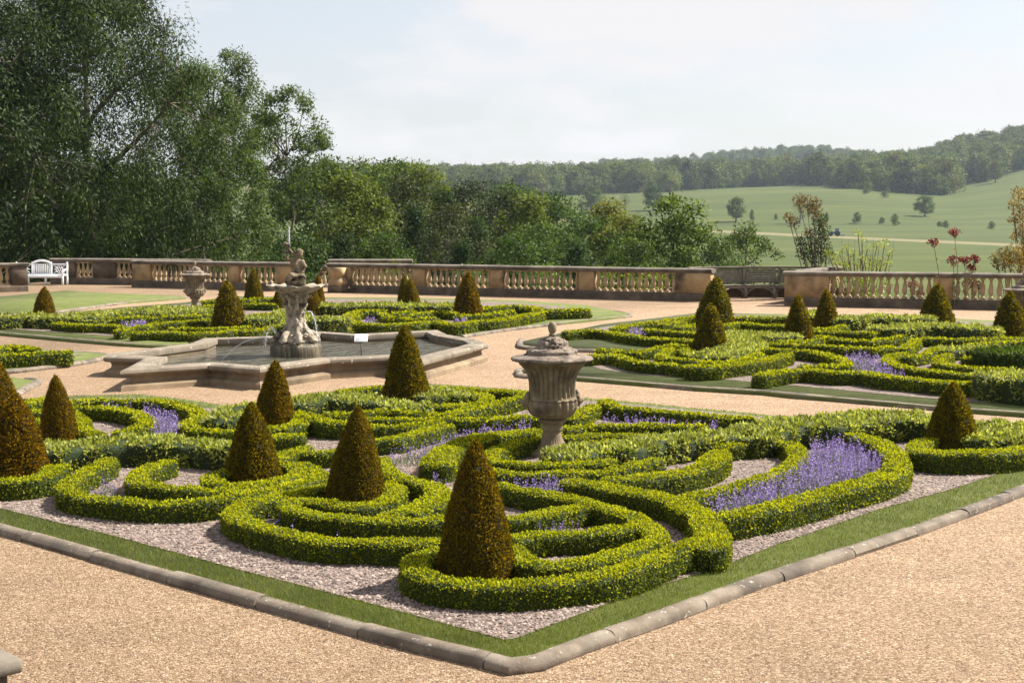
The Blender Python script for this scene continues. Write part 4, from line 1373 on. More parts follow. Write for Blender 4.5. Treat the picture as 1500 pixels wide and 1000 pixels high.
def hedge(label, polys, w=0.19, h=0.18, z0=0.05, cat='hedge', group='clipped box hedges of the parterre', name='box_hedge', kind='box', dmul=1.0, mats=None):
    mb = MB()
    rng = np.random.default_rng(abs(hash(label)) % 2 ** 31 if False else sum(ord(c) * (i + 1) for i, c in enumerate(label)))
    org = None
    core_m, leaf_m = mats or (('box_core', 'box') if kind == 'box' else ('herb_core', 'herb'))
    for poly in polys:
        ww, hh = w, h
        if isinstance(poly, tuple):
            poly, ww, hh = poly
        G, Lf, dens, Y = band(poly, ww, hh, z0, rng, kind)
        if org is None:
            org = np.array([G[:, :, 0].mean(), G[:, :, 1].mean(), z0])
        # core slightly inside the leaf surface
        C = G - org
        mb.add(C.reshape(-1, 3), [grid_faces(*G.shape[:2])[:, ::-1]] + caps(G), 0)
        A = grid_area(G)
        if kind == 'box':
            n = int(A * dens * dmul)
            pos, nr, _ = grid_sample(G, n, rng)
            up = np.clip((pos[:, 2] - z0) / hh, 0, 1)[:, None]
            d = nr * 0.28 + rng.normal(0, 0.75, (n, 3)) + np.array([0, 0, 0.12])
            pos = pos + nr * rng.uniform(-0.012, 0.012, (n, 1))
            V, F = leaves(pos - org, d, Lf, Lf * 0.62, rng, nr, 0.32)
            mb.add(V, F, 1)
            # new shoots, mostly on top; their pale colour also paints in the sunlight there
            k = rng.choice(n, int(n * 0.55))
            k = k[(nr[k, 2] > 0.35) | (rng.random(len(k)) < 0.10)]
            if len(k):
                d = nr[k] * 0.45 + [0, 0, 0.25] + rng.normal(0, 0.65, (len(k), 3))
                V, F = leaves(pos[k] - org + nr[k] * 0.004, d, Lf * 1.1, Lf * 0.62, rng, nr[k] + [0, 0, 0.5], 0.7)
                mb.add(V, F, 2)
        else:
            LL = {0.020: 0.060, 0.025: 0.064, 0.036: 0.066, 0.052: 0.085, 0.075: 0.11}[Lf]
            n = int(A * {0.020: 3800, 0.025: 3200, 0.036: 2000, 0.052: 1150, 0.075: 700}[Lf] * dmul)
            pos, nr, _ = grid_sample(G, n, rng)
            d = nr * 0.7 + rng.normal(0, 0.75, (n, 3)) + np.array([0, 0, 0.35])
            bump_ = vnoise(pos, 8, 8)[:, None]
            pos = pos + nr * (bump_ * 0.055 - rng.uniform(0.0, 0.05, (n, 1)))
            V, F = leaves(pos - org, d, LL, LL * 0.42, rng, nr + [0, 0, 0.3], 0.9)
            mb.add(V, F, 1)
    me = mb.mesh(name, [M[core_m], M[leaf_m], M['box_new_sunlit']])
    o = obj(name, me, None, tuple(org))
    return tag(o, label, cat, group)


# ---- bed in front of the viewer
hedge('low box hedge sweeping round the front of the tallest cone to a rounded end', [
    [(640, 806), (614, 818), (608, 834), (635, 847), (690, 854), (757, 856), (830, 849), (890, 841), (940, 826), (985, 808), (1036, 788)],
    ([(1040, 800), (1042, 780), (1026, 754), (996, 736), (960, 727), (920, 718), (880, 710), (842, 706)], 0.27, 0.19)])
hedge('box hedge loop opening behind the tallest cone with two inner bars', [
    [(736, 711), (800, 724), (860, 735), (905, 748), (938, 763), (960, 779), (957, 792), (925, 804), (880, 817), (830, 827), (790, 827), (766, 817), (754, 804)],
    [(747, 760), (785, 754), (825, 746), (864, 738)],
    [(756, 789), (790, 783), (830, 780), (870, 778), (910, 774), (945, 769)]])
hedge('outer box hedge loop sweeping low in front of the cone beside the slate strip', [
    [(645, 792), (600, 795), (540, 793), (480, 791), (440, 785), (400, 776), (366, 766), (346, 755), (346, 745), (364, 736), (395, 729), (430, 722), (474, 713)]])
hedge('inner box hedge hooking round the foot of the cone within the low outer loop', [
    [(650, 762), (600, 764), (560, 763), (520, 761), (480, 756), (442, 749), (422, 742), (428, 735), (450, 733), (480, 737), (512, 740), (545, 738), (570, 731), (579, 719), (568, 708)]])
hedge('short bent box hedge between two cones touching the pinkish bare soil', [
    [(556, 672), (566, 688), (585, 698), (612, 704), (638, 715), (640, 725), (615, 738), (568, 755)], [(658, 727), (632, 740), (604, 749)]])
hedge('small box hedge ring and hook round the cone with the rounded scroll', [
    [(332, 690), (310, 698), (312, 706), (340, 711), (380, 708), (415, 701), (437, 692), (432, 683), (408, 680)],
    [(246, 676), (222, 683), (202, 695), (202, 705), (225, 712), (260, 716), (300, 719), (345, 716), (388, 708)]])
hedge('long curved box hedge scroll enclosing sparse flowers and the hooked ring', [
    [(158, 676), (135, 687), (108, 702), (97, 714), (108, 723), (150, 730), (200, 735), (260, 736), (300, 734), (345, 726), (385, 719), (425, 711), (455, 703), (467, 693), (457, 685), (442, 681)]])
hedge('box hedge at the foot of the bronze cone at the frame edge', [[(-60, 705), (0, 703), (40, 701), (72, 694), (82, 685)]], 0.24, 0.20)
hedge('back box hedge along the rear grass edge curling round the purple flowers', [
    [(100, 589), (140, 585), (180, 587), (220, 587), (260, 592), (288, 602), (290, 612), (274, 622), (288, 629), (320, 632), (348, 633)]])
hedge('inner box hedge curl backing onto the broad leafy border', [
    [(104, 598), (140, 597), (175, 600), (203, 607), (217, 619), (202, 628), (176, 633)]])
hedge('low box hedges squeezed between the three bronze cones', [
    [(28, 593), (50, 588), (74, 583)], [(36, 604), (66, 602)], [(42, 620), (62, 617)], [(104, 606), (118, 616), (124, 630), (145, 637)]])
hedge('box hedge ring round the cone in front of the pool wall', [
    [(352, 633), (390, 629), (415, 627), (435, 622), (441, 614), (432, 607)], [(392, 640), (420, 639), (436, 638)]])
hedge('short box hedge beside the pale slate patch and the ringed cone', [[(438, 607), (460, 613), (480, 618), (506, 619)]], 0.24, 0.21)
hedge('low box hedge run between the ringed scroll and the slate patch', [[(402, 665), (430, 662), (470, 662), (494, 660)], [(404, 672), (445, 656)]])
hedge('box hedge sweep from the leafy mound under the pool to the urn', [
    [(486, 606), (510, 608), (562, 602), (600, 604), (635, 608), (665, 605), (700, 598), (740, 588), (770, 580)],
    [(590, 597), (625, 595), (660, 595), (690, 593)], [(676, 577), (700, 578), (714, 584), (706, 591)]])
hedge('rear box hedge along the grass edge between cone and urn', [[(500, 574), (528, 570), (562, 568)], [(638, 569), (680, 570), (725, 573), (774, 577)]])
hedge('long straight box hedge bordering the thin strip of flowers below the urn', [[(534, 613), (570, 614), (610, 616), (655, 615), (700, 615), (745, 613), (784, 611)]])
hedge('box hedge pair tapering towards the sparse grey-purple flowers', [[(540, 627), (575, 626), (605, 624), (640, 619)], [(548, 645), (580, 642), (610, 634), (640, 626), (654, 623)]])
hedge('broad box hedge bend beside the urn, thickest at its outer curve', [([(802, 632), (760, 634), (725, 637), (695, 642), (668, 654), (650, 664), (640, 678)], 0.34, 0.20)])
hedge('box hedge closing the bend in front of the urn above the purple flowers', [[(715, 691), (760, 694), (800, 695), (850, 692), (900, 688), (935, 681), (960, 674)]])
hedge('box hedge ring round the foot of the urn', [[(804, 641), (770, 646), (742, 653), (722, 663), (720, 672), (745, 678), (790, 681), (840, 681), (890, 677)]])
hedge('thin straight box hedges stacked behind the leafy mound beside the urn', [[(828, 629), (860, 625), (900, 624), (960, 624), (1026, 625)], [(830, 641), (870, 638), (910, 637), (950, 638)], [(872, 650), (902, 648), (936, 650)]])
hedge('rear box hedge beside the gravel path behind the urn', [[(886, 587), (905, 596), (940, 600), (1000, 606), (1050, 610), (1094, 612)], [(836, 613), (852, 604), (870, 594)]])
hedge('square-cut box hedge at the foot of the lone cone beside the kerb', [[(1358, 645), (1346, 652), (1352, 661), (1400, 664), (1460, 662), (1515, 655)]], 0.24, 0.22)
hedge('outer box hedge loop round the big purple flower patch', [[(1254, 636), (1282, 645), (1302, 657), (1314, 672), (1312, 688), (1290, 699), (1250, 711), (1200, 725), (1150, 739), (1100, 750), (1052, 758)]], 0.25, 0.20)
hedge('box hedge hook between the purple flower patch and the slate pocket', [[(1060, 653), (1094, 649), (1125, 646), (1152, 649), (1167, 658), (1168, 671), (1152, 684), (1130, 695), (1100, 706), (1060, 717), (1010, 729)]])
hedge('wedge-ended box hedge running under the shaggy leafy border', [[(1053, 662), (1042, 676), (1015, 687), (980, 695), (940, 701), (900, 703)]], 0.25, 0.20)

# ---- far bed beside the stone seat
G2 = 'box hedges of the bed below the curved seat'
hedge('box hedge pointing at the pool along the rear kerb of the far bed', [[(830, 487), (862, 485), (895, 487), (912, 491), (942, 495), (980, 498), (1018, 500)], [(898, 482), (935, 475), (980, 470), (1022, 464)]], group=G2)
hedge('short box hedges nested beside the small purple patch of the far bed', [[(946, 484), (980, 486), (1022, 489)], [(968, 476), (1000, 472), (1022, 470)], [(994, 480), (1012, 477)]], group=G2)
hedge('front box hedge of the far bed ending in a rounded clump', [[(862, 522), (900, 521), (918, 527), (942, 532), (980, 535), (1010, 538), (1030, 539)], ([(1022, 538), (1040, 537)], 0.42, 0.22), [(880, 514), (926, 516), (950, 514), (970, 509), (990, 506)]], group=G2)
hedge('box hedge ring in front of the cone with leaves spilling over it', [[(986, 511), (970, 519), (978, 526), (1010, 529), (1045, 532), (1090, 528), (1112, 519)], [(1000, 508), (1012, 520), (1040, 523)]], group=G2)
hedge('box hedge wedge with a blunt leafy end beside the slate triangle', [[(1052, 537), (1085, 533), (1125, 527), (1152, 519)]], 0.26, 0.21, group=G2)
hedge('longest box hedge along the kerb of the far bed', [[(1114, 550), (1140, 545), (1180, 542), (1225, 546), (1262, 546), (1300, 552), (1340, 555), (1385, 560), (1430, 562), (1475, 563)]], 0.26, 0.21, group=G2)
hedge('box hedge fork pointing into the purple flowers of the far bed', [[(1110, 512), (1152, 514), (1185, 516), (1212, 520), (1232, 527), (1240, 534), (1220, 537), (1178, 538)]], group=G2)
hedge('long wavy box hedge above the purple flowers of the far bed', [[(1110, 504), (1150, 505), (1190, 506), (1220, 508), (1250, 510), (1280, 512), (1306, 510)]], group=G2)
hedge('two parallel box hedges under the broad leafy border of the far bed', [[(1200, 494), (1220, 496), (1260, 500), (1300, 497), (1322, 493)], [(1200, 487), (1230, 487), (1270, 489), (1298, 485)]], group=G2)
hedge('rounded box hedge scroll at the end of the purple flowers of the far bed', [[(1326, 517), (1302, 524), (1310, 534), (1340, 541), (1380, 546), (1420, 550), (1468, 554)], [(1330, 524), (1352, 520), (1374, 511)]], group=G2)
hedge('inner box hedge scroll below the pinkish rose bushes', [[(1390, 520), (1374, 527), (1390, 535), (1420, 539), (1468, 541)], [(1416, 526), (1450, 527), (1480, 528)]], group=G2)
hedge('box hedge lines leading to the half-hidden urn', [[(1350, 496), (1400, 498), (1450, 497), (1510, 497)], [(1420, 506), (1460, 502), (1510, 500)], [(1326, 511), (1343, 498)]], group=G2)
hedge('box hedges along the path in front of the curved seat', [[(1072, 467), (1105, 467), (1150, 467)], [(1060, 478), (1084, 474), (1120, 477), (1150, 478)]], group=G2)
hedge('box hedge collars round the two cones before the right balustrade pier', [[(1190, 482), (1215, 482), (1238, 478)], [(1144, 501), (1170, 502), (1200, 498)]], group=G2)

# ---- far bed behind the pool
G3 = 'box hedges of the bed behind the pool'
hedge('box hedge beside the small lavender patch behind the pool', [[(82, 474), (120, 477), (150, 477), (180, 479)], [(174, 486), (190, 481), (215, 478), (228, 474)]], group=G3)
hedge('front box hedge nearest the back corner of the pool wall', [[(198, 488), (232, 487), (270, 489), (320, 487), (348, 485), (375, 484), (416, 477)], [(254, 481), (290, 482), (330, 481), (362, 479)]], group=G3)
hedge('box hedge steps before the cone behind the pool', [[(226, 475), (262, 473), (300, 470), (314, 468)], [(138, 469), (170, 467), (210, 466), (262, 464), (312, 462)]], group=G3)
hedge('box hedge lines between the far urn and the balustrade', [[(300, 442), (350, 440), (402, 438)], [(296, 450), (322, 448)], [(360, 446), (402, 447)], [(366, 463), (414, 460)]], group=G3)
hedge('long front box hedge behind the pool ending in a low square corner', [[(510, 464), (508, 468), (514, 472), (545, 476), (600, 475), (635, 472), (665, 476), (690, 473)], [(510, 464), (524, 457), (558, 456)]], 0.28, 0.22, group=G3)
hedge('box hedge cells with purple specks behind the pool', [[(560, 460), (575, 466), (605, 468), (637, 467)], [(578, 460), (608, 457)], [(606, 462), (640, 458), (666, 460)], [(670, 464), (710, 462), (750, 457)]], group=G3)
hedge('angled box hedge beside the grass tip of the bed behind the pool', [[(694, 472), (725, 470), (762, 464), (790, 459)], [(708, 453), (740, 450), (770, 450), (792, 454)]], 0.28, 0.22, group=G3)
hedge('straight box hedge with a square end at the grass tip', [[(790, 456), (825, 455), (857, 454)]], 0.30, 0.24, group=G3)
hedge('low box hedges at the edge of the small bed beside the pool', [([(-30, 524), (0, 521), (40, 519), (94, 516)], 0.28, 0.23), ([(-12, 512), (22, 508), (46, 511)], 0.32, 0.26)])

# ---- leafy herbaceous borders
GH = 'leafy herbaceous borders'
HERB = [
    ('broad pale green leafy border between the front scroll and the rear hedges', [[(72, 656), (120, 650), (200, 645), (280, 645), (334, 651)]], 0.56, 0.26),
    ('rounded leafy clump between the ringed cone and the pool path', [[(326, 614), (346, 602), (366, 596)]], 0.45, 0.22),
    ('leafy border running from the ringed cone to the cone before the pool', [[(428, 588), (470, 582), (512, 583), (552, 588), (602, 593)]], 0.54, 0.23),
    ('pale leafy tuft beside the cone before the pool', [[(632, 580), (656, 574), (672, 578)]], 0.45, 0.20),
    ('shaggy leafy border spreading from the foot of the urn', [[(836, 662), (870, 656), (912, 654), (952, 646), (1000, 640), (1060, 636), (1104, 636)]], 0.56, 0.25),
    ('tall light green leafy border above the big purple flower patch', [[(1112, 626), (1160, 619), (1212, 618), (1262, 612), (1320, 610), (1372, 613)]], 0.72, 0.28),
    ('bright leafy mass behind the lone cone beside the kerb', [[(1424, 628), (1460, 624), (1540, 634)], [(1436, 642), (1480, 642), (1530, 648)]], 0.63, 0.23),
    ('leafy clump spilling over the ringed cone of the far bed', [[(1080, 489), (1090, 502), (1072, 515), (1046, 521)]], 0.81, 0.22),
    ('dense leafy block beside the middle cone of the far bed', [[(1106, 491), (1145, 490)]], 0.81, 0.27),
    ('broad leafy border along the path before the right balustrade', [[(1236, 466), (1280, 464), (1345, 466)], [(1182, 462), (1192, 460)]], 0.90, 0.30),
    ('leafy border in front of the widest cone of the far bed', [[(1300, 480), (1350, 477), (1400, 478), (1440, 481)]], 0.81, 0.28),
    ('big bright leafy mound at the frame edge beside the long hedge', [[(1486, 548), (1530, 552)]], 1.17, 0.39),
    ('pinkish flowering rose clump among the hedges of the far bed', [[(1384, 512), (1420, 510), (1450, 513)]], 0.63, 0.20),
    ('leafy border round the cone nearest the white bench', [[(4, 465), (45, 463), (85, 465), (115, 464), (150, 460), (200, 456), (250, 452), (278, 452)]], 0.77, 0.28),
    ('round clipped leafy bush beside the fountain', [[(466, 467), (488, 467)]], 0.85, 0.39),
    ('leafy border between the fountain bush and the long balustrade', [[(474, 447), (530, 447), (588, 448)]], 0.85, 0.28),
    ('pale leafy border between the two pairs of cones behind the pool', [[(622, 447), (662, 447)]], 1.08, 0.28),
    ('leafy filling between the hedge lines left of the broad cone', [[(236, 458), (270, 456), (306, 455)]], 0.8, 0.26),
    ('leafy filling at the foot of the fountain behind the pool wall', [[(424, 456), (440, 468), (436, 474)]], 0.8, 0.28),
    ('leafy strip between the urn and the cone behind the pool', [[(372, 467), (414, 465)]], 0.54, 0.25)]
for lab, polys, w_, h_ in HERB:
    hedge(lab, polys, w_, h_, cat='plants', group=GH, name='leafy_border', kind='herb')
hedge('dark grassy mound beside the urn at the frame edge', [[(1474, 514), (1520, 514)]], 1.1, 0.36, cat='plants', group=GH, name='leafy_border', kind='herb', mats=('box_core', 't_mid'), dmul=1.6)

# ---- flowers: nobody could count the spikes
def flower_patch(label, poly, dens, h, z0=0.055, frac=1.0, spread=0.55):
    pw = np.array([P(a, b, z0 + h * 0.6) for a, b in poly])
    rng = np.random.default_rng(len(label) * 7 + int(pw[0, 0] * 10) % 97 + 3)
    lo, hi = pw.min(0), pw.max(0)
    n0 = int(np.prod(hi - lo) * dens)
    pts = rng.uniform(lo, hi, (n0, 2))
    pts = pts[in_poly(pts, pw)]
    cl = vnoise(np.c_[pts, np.zeros(len(pts))], 2.6, 21)
    pts = pts[cl > -spread]
    n = len(pts)
    if n == 0:
        return None
    Y = pw[:, 1].mean()
    fs = 0.016 * max(1.0, Y / 13)
    H = h * rng.uniform(0.65, 1.2, n)
    lean = rng.normal(0, 0.10, (n, 2))
    org = np.array([pw[:, 0].mean(), pw[:, 1].mean(), z0])
    mb = MB()
    nf = 11 if Y < 20 else 7
    base = np.c_[pts, np.full(n, z0)]
    f = rng.uniform(0.40, 1.0, (n, nf))
    pos = base[:, None] + np.stack([lean[:, :1] * f * h, lean[:, 1:] * f * h, f * H[:, None]], -1)
    taper = (1.15 - f)[:, :, None]
    pos[:, :, :2] += rng.normal(0, 0.0075, (n, nf, 2)) * taper * max(1, Y / 14)
    pp = pos.reshape(-1, 3)
    keep = rng.random(len(pp)) < frac
    pp = pp[keep]
    d = rng.normal(0, 1, pp.shape) + [0, 0, 0.5]
    V, F = leaves(pp - org, d, fs, fs * 0.7, rng)
    mb.add(V, F, 0)
    b3 = np.repeat(base, 4, 0)
    d = rng.normal(0, 0.5, b3.shape) * [1, 1, 0] + [0, 0, 1]
    V, F = leaves(b3 + rng.normal(0, 0.012, b3.shape) * [1, 1, 0] - org, d, h * 0.55, fs * 0.55, rng)
    mb.add(V, F, 1)
    o = obj('purple_flowers', mb.mesh('purple_flowers', [M['purple'], M['stalk']]), None, tuple(org))
    return tag(o, label, 'flowers', 'patches of purple flower spikes', 'stuff')


flower_patch('largest patch of bright purple flower spikes inside the looped hedge', [(1030, 752), (1085, 745), (1150, 728), (1220, 710), (1288, 692), (1292, 675), (1268, 660), (1230, 650), (1192, 652), (1182, 680), (1150, 702), (1100, 720), (1048, 734)], 420, 0.25, frac=1.0, spread=1)
flower_patch('purple flower spikes held by the rear hedge curl', [(206, 602), (232, 606), (258, 616), (268, 628), (256, 636), (226, 636), (222, 620), (210, 610)], 300, 0.25, spread=1)
flower_patch('sparse grey-purple flowers in the central opening of the front bed', [(558, 668), (600, 656), (648, 640), (664, 640), (650, 654), (636, 672), (628, 690), (606, 690), (584, 688)], 170, 0.16, frac=0.5, spread=0.5)
flower_patch('purple flowers in the gap between straight hedge and broad bend', [(660, 640), (694, 630), (740, 626), (784, 624), (770, 632), (720, 634), (690, 640), (668, 648)], 240, 0.20, frac=0.8, spread=0.4)
flower_patch('purple flower spikes in front of the urn hedge', [(730, 714), (770, 708), (828, 705), (832, 722), (800, 728), (760, 722)], 330, 0.22, spread=0.7)
flower_patch('few purple flowers behind the inner bar of the loop', [(772, 778), (812, 770), (858, 768), (856, 776), (812, 780)], 220, 0.15, spread=1)
flower_patch('small pinkish purple flowers in the crook of the outer loop', [(384, 766), (400, 758), (414, 762), (424, 772), (470, 780), (520, 784), (518, 789), (450, 786), (400, 776)], 130, 0.13, frac=0.6, spread=0.35)
flower_patch('scattered purple flowers inside the long scroll', [(134, 716), (160, 702), (190, 690), (196, 706), (186, 722), (150, 724)], 130, 0.18, frac=0.7, spread=0.4)
flower_patch('thin strip of purple flowers before the rear path hedge', [(880, 614), (920, 616), (980, 620), (1052, 624), (1050, 629), (960, 628), (880, 624)], 260, 0.20, frac=0.8, spread=0.5)
flower_patch('purple flowers beside the short bent hedge', [(626, 702), (646, 704), (664, 716), (650, 724), (636, 716)], 300, 0.18, spread=0.6)
flower_patch('few purple flowers between rear hedges at the back of the front bed', [(124, 596), (150, 594), (196, 600), (192, 605), (150, 600)], 140, 0.18, frac=0.7, spread=0.4)
flower_patch('purple flowers of the far bed between the wavy and the longest hedges', [(1236, 520), (1262, 520), (1300, 530), (1312, 544), (1334, 550), (1300, 550), (1262, 544), (1246, 536)], 130, 0.22, frac=0.75, spread=0.6)
flower_patch('small purple patch at the pool end of the far bed', [(916, 486), (944, 482), (946, 491), (920, 493)], 90, 0.20, frac=0.7, spread=0.8)
flower_patch('lavender patch in the bed behind the pool', [(176, 474), (212, 472), (214, 479), (184, 482)], 80, 0.20, frac=0.6, spread=0.8)
flower_patch('purple specks in the hedge cells behind the pool', [(664, 470), (682, 468), (684, 474), (668, 475)], 80, 0.18, frac=0.6, spread=0.8)
flower_patch('purple specks beside the fountain end of the long hedge', [(530, 468), (548, 464), (552, 470), (536, 472)], 50, 0.18, frac=0.6, spread=0.8)
for q in ([(600, 690), (628, 684), (630, 700), (606, 706)], [(168, 716), (194, 706), (196, 726), (176, 730)], [(384, 774), (412, 764), (416, 776), (396, 782)]):
    sheet('bare_soil', W(q, 0.06), 0.072, M['pinksoil'])

# ================================================================== CLIPPED YEW CONES
def cone_mesh(seed, n, L):
    rng = np.random.default_rng(seed)
    t = np.linspace(0, 1, 18)
    r = np.interp(t, [0, 0.05, 0.25, 0.5, 0.75, 0.9, 0.965, 1], [1.0, 1.0, 0.865, 0.69, 0.44, 0.23, 0.11, 0.02])
    a = np.linspace(0, 2 * np.pi, 29)
    G = np.stack([r[:, None] * np.cos(a), r[:, None] * np.sin(a), np.broadcast_to(t[:, None], (18, 29))], -1)
    nz = vnoise(G.reshape(-1, 3), 5, seed).reshape(18, 29)
    nz[:, -1] = nz[:, 0]
    G[:, :, :2] *= (1 + 0.055 * nz)[:, :, None]
    mb = MB()
    mb.add((G * [0.97, 0.97, 0.985]).reshape(-1, 3), grid_faces(18, 29), 0)
    Gm = G * [0.3, 0.3, 1.0]
    pos, nr, _ = grid_sample(Gm, n, rng)
    nr = -nr
    d = nr * 0.35 + rng.normal(0, 0.40, (n, 3)) + [0, 0, 0.55]
    V, F = leaves(pos - nr * rng.uniform(0, 0.012, (n, 1)), d, L, L * 0.40, rng, nr, 0.40)
    mb.add(V / [0.3, 0.3, 1.0], F, 1)
    k = rng.uniform(0, 2 * np.pi, 40)
    tip = np.stack([0.01 * np.cos(k), 0.01 * np.sin(k), rng.uniform(0.965, 1.0, 40)], 1)
    V, F = leaves(tip, rng.normal(0, 0.5, (40, 3)) + [0, 0, 1], L, L * 0.36, rng)
    mb.add(V / [0.3, 0.3, 1.0] if False else V * [1, 1, 1], F, 1)
    return mb.mesh('topiary_cone', [M['yew_core'], M['yew']])


CONE_N = [cone_mesh(31 + k, 19000, 0.026) for k in range(2)]
CONE_M = [cone_mesh(41 + k, 9000, 0.040) for k in range(2)]
CONE_F = [cone_mesh(51 + k, 3800, 0.060) for k in range(2)]
CONES = [  # centre column, visible foot row, apex row, half width at the foot, label, tint
    (-9, 618, 522, 42, 'bronze yew cone cut off by the frame edge', (1.09, 0.97, 0.88)),
    (21, 702, 579, 51, 'bronze yew cone rising from the hedge at the frame edge', (1.15, 0.94, 0.85)),
    (86, 645, 551, 29, 'slender bronze yew cone behind the broad leafy border', (1.12, 0.97, 0.88)),
    (401, 622, 529, 31, 'yew cone in front of the middle of the pool wall', (1.09, 0.97, 0.88)),
    (370, 704, 591, 42, 'yew cone within the ring and hook hedge', (1.00, 1.00, 0.94)),
    (520, 733, 596, 46, 'yew cone with a hooked hedge round its foot, beside the tallest cone', (1.03, 1.00, 0.94)),
    (697, 840, 646, 60, 'tallest yew cone, closest to the kerb corner', (1.06, 1.00, 0.94)),
    (596, 588, 478, 35, 'yew cone overlapping the pool wall beside the sign', (0.97, 1.03, 0.97)),
    (1396, 659, 561, 41, 'lone yew cone in a square hedge beside the kerb and leafy mass', (0.97, 1.06, 0.94)),
    (1046, 475, 407, 28, 'wide dark yew cone before the curved seat', (0.88, 1.06, 1.00)),
    (1040, 516, 447, 26, 'yew cone standing in front of the wide dark one', (0.94, 1.06, 1.00)),
    (1170, 499, 434, 22, 'yew cone in a hedge collar below the right pier', (0.97, 1.03, 0.94)),
    (1211.5, 478, 425, 18, 'narrow yew cone beside the broad leafy border', (0.97, 1.03, 0.94)),
    (1372, 472, 417, 25, 'yew cone before the pier between the red flowers', (0.91, 1.06, 0.94)),
    (1480, 491, 428, 25, 'dark yew cone partly behind the urn at the frame edge', (0.91, 1.03, 0.94)),
    (64, 461, 421, 16, 'small golden yew cone on the lawn side, before the white bench', (1.18, 1.06, 0.88)),
    (335, 476, 413, 24, 'broad yew cone between the far urn and the fountain', (1.03, 1.06, 0.91)),
    (371.5, 436, 395, 13.5, 'small yew cone touching the balustrade behind the broad one', (1.00, 1.06, 0.91)),
    (408, 447, 424, 10, 'yew cone mostly hidden behind the fountain bowl', (0.94, 1.00, 0.94)),
    (458, 457, 416, 14, 'yew cone just behind the fountain stem', (1.09, 1.00, 0.88)),
    (466, 440, 404, 9, 'thin golden yew cone peeping out behind the fountain', (1.18, 1.03, 0.88)),
    (594, 440, 403, 11, 'dark yew cone half hidden behind another near the balustrade', (0.94, 1.06, 0.94)),
    (602, 453, 410, 15, 'yew cone overlapping the dark one by the long balustrade', (1.06, 1.06, 0.91)),
    (685, 462, 400, 21, 'yew cone at the end of the bed behind the pool', (1.09, 0.97, 0.88))]
for k, (cx, by_, ay, hw, lab, tint) in enumerate(CONES):
    x, y = P(cx, by_, 0.16)
    R_ = hw / FPX * y * 1.0
    y += R_ * 0.55
    x = (cx - 750) / FPX * (y * CP + 2.2 * SP)
    zt = XZ(cx, ay, y)[2]
    src = CONE_N if y < 14 else (CONE_M if y < 22 else CONE_F)
    o = obj('topiary_cone', src[k % 2], None, (x, y, 0.05))
    h_ = zt - 0.05
    R0 = R_ * 1.05
    o.scale = (R0 * 0.98, R0 * 0.98, h_)
    o.rotation_euler = (RNG.normal(0, 0.024), RNG.normal(0, 0.020), RNG.uniform(0, 6.28))
    o.color = (*tint, 1)
    tag(o, lab, 'topiary', 'clipped yew cones')

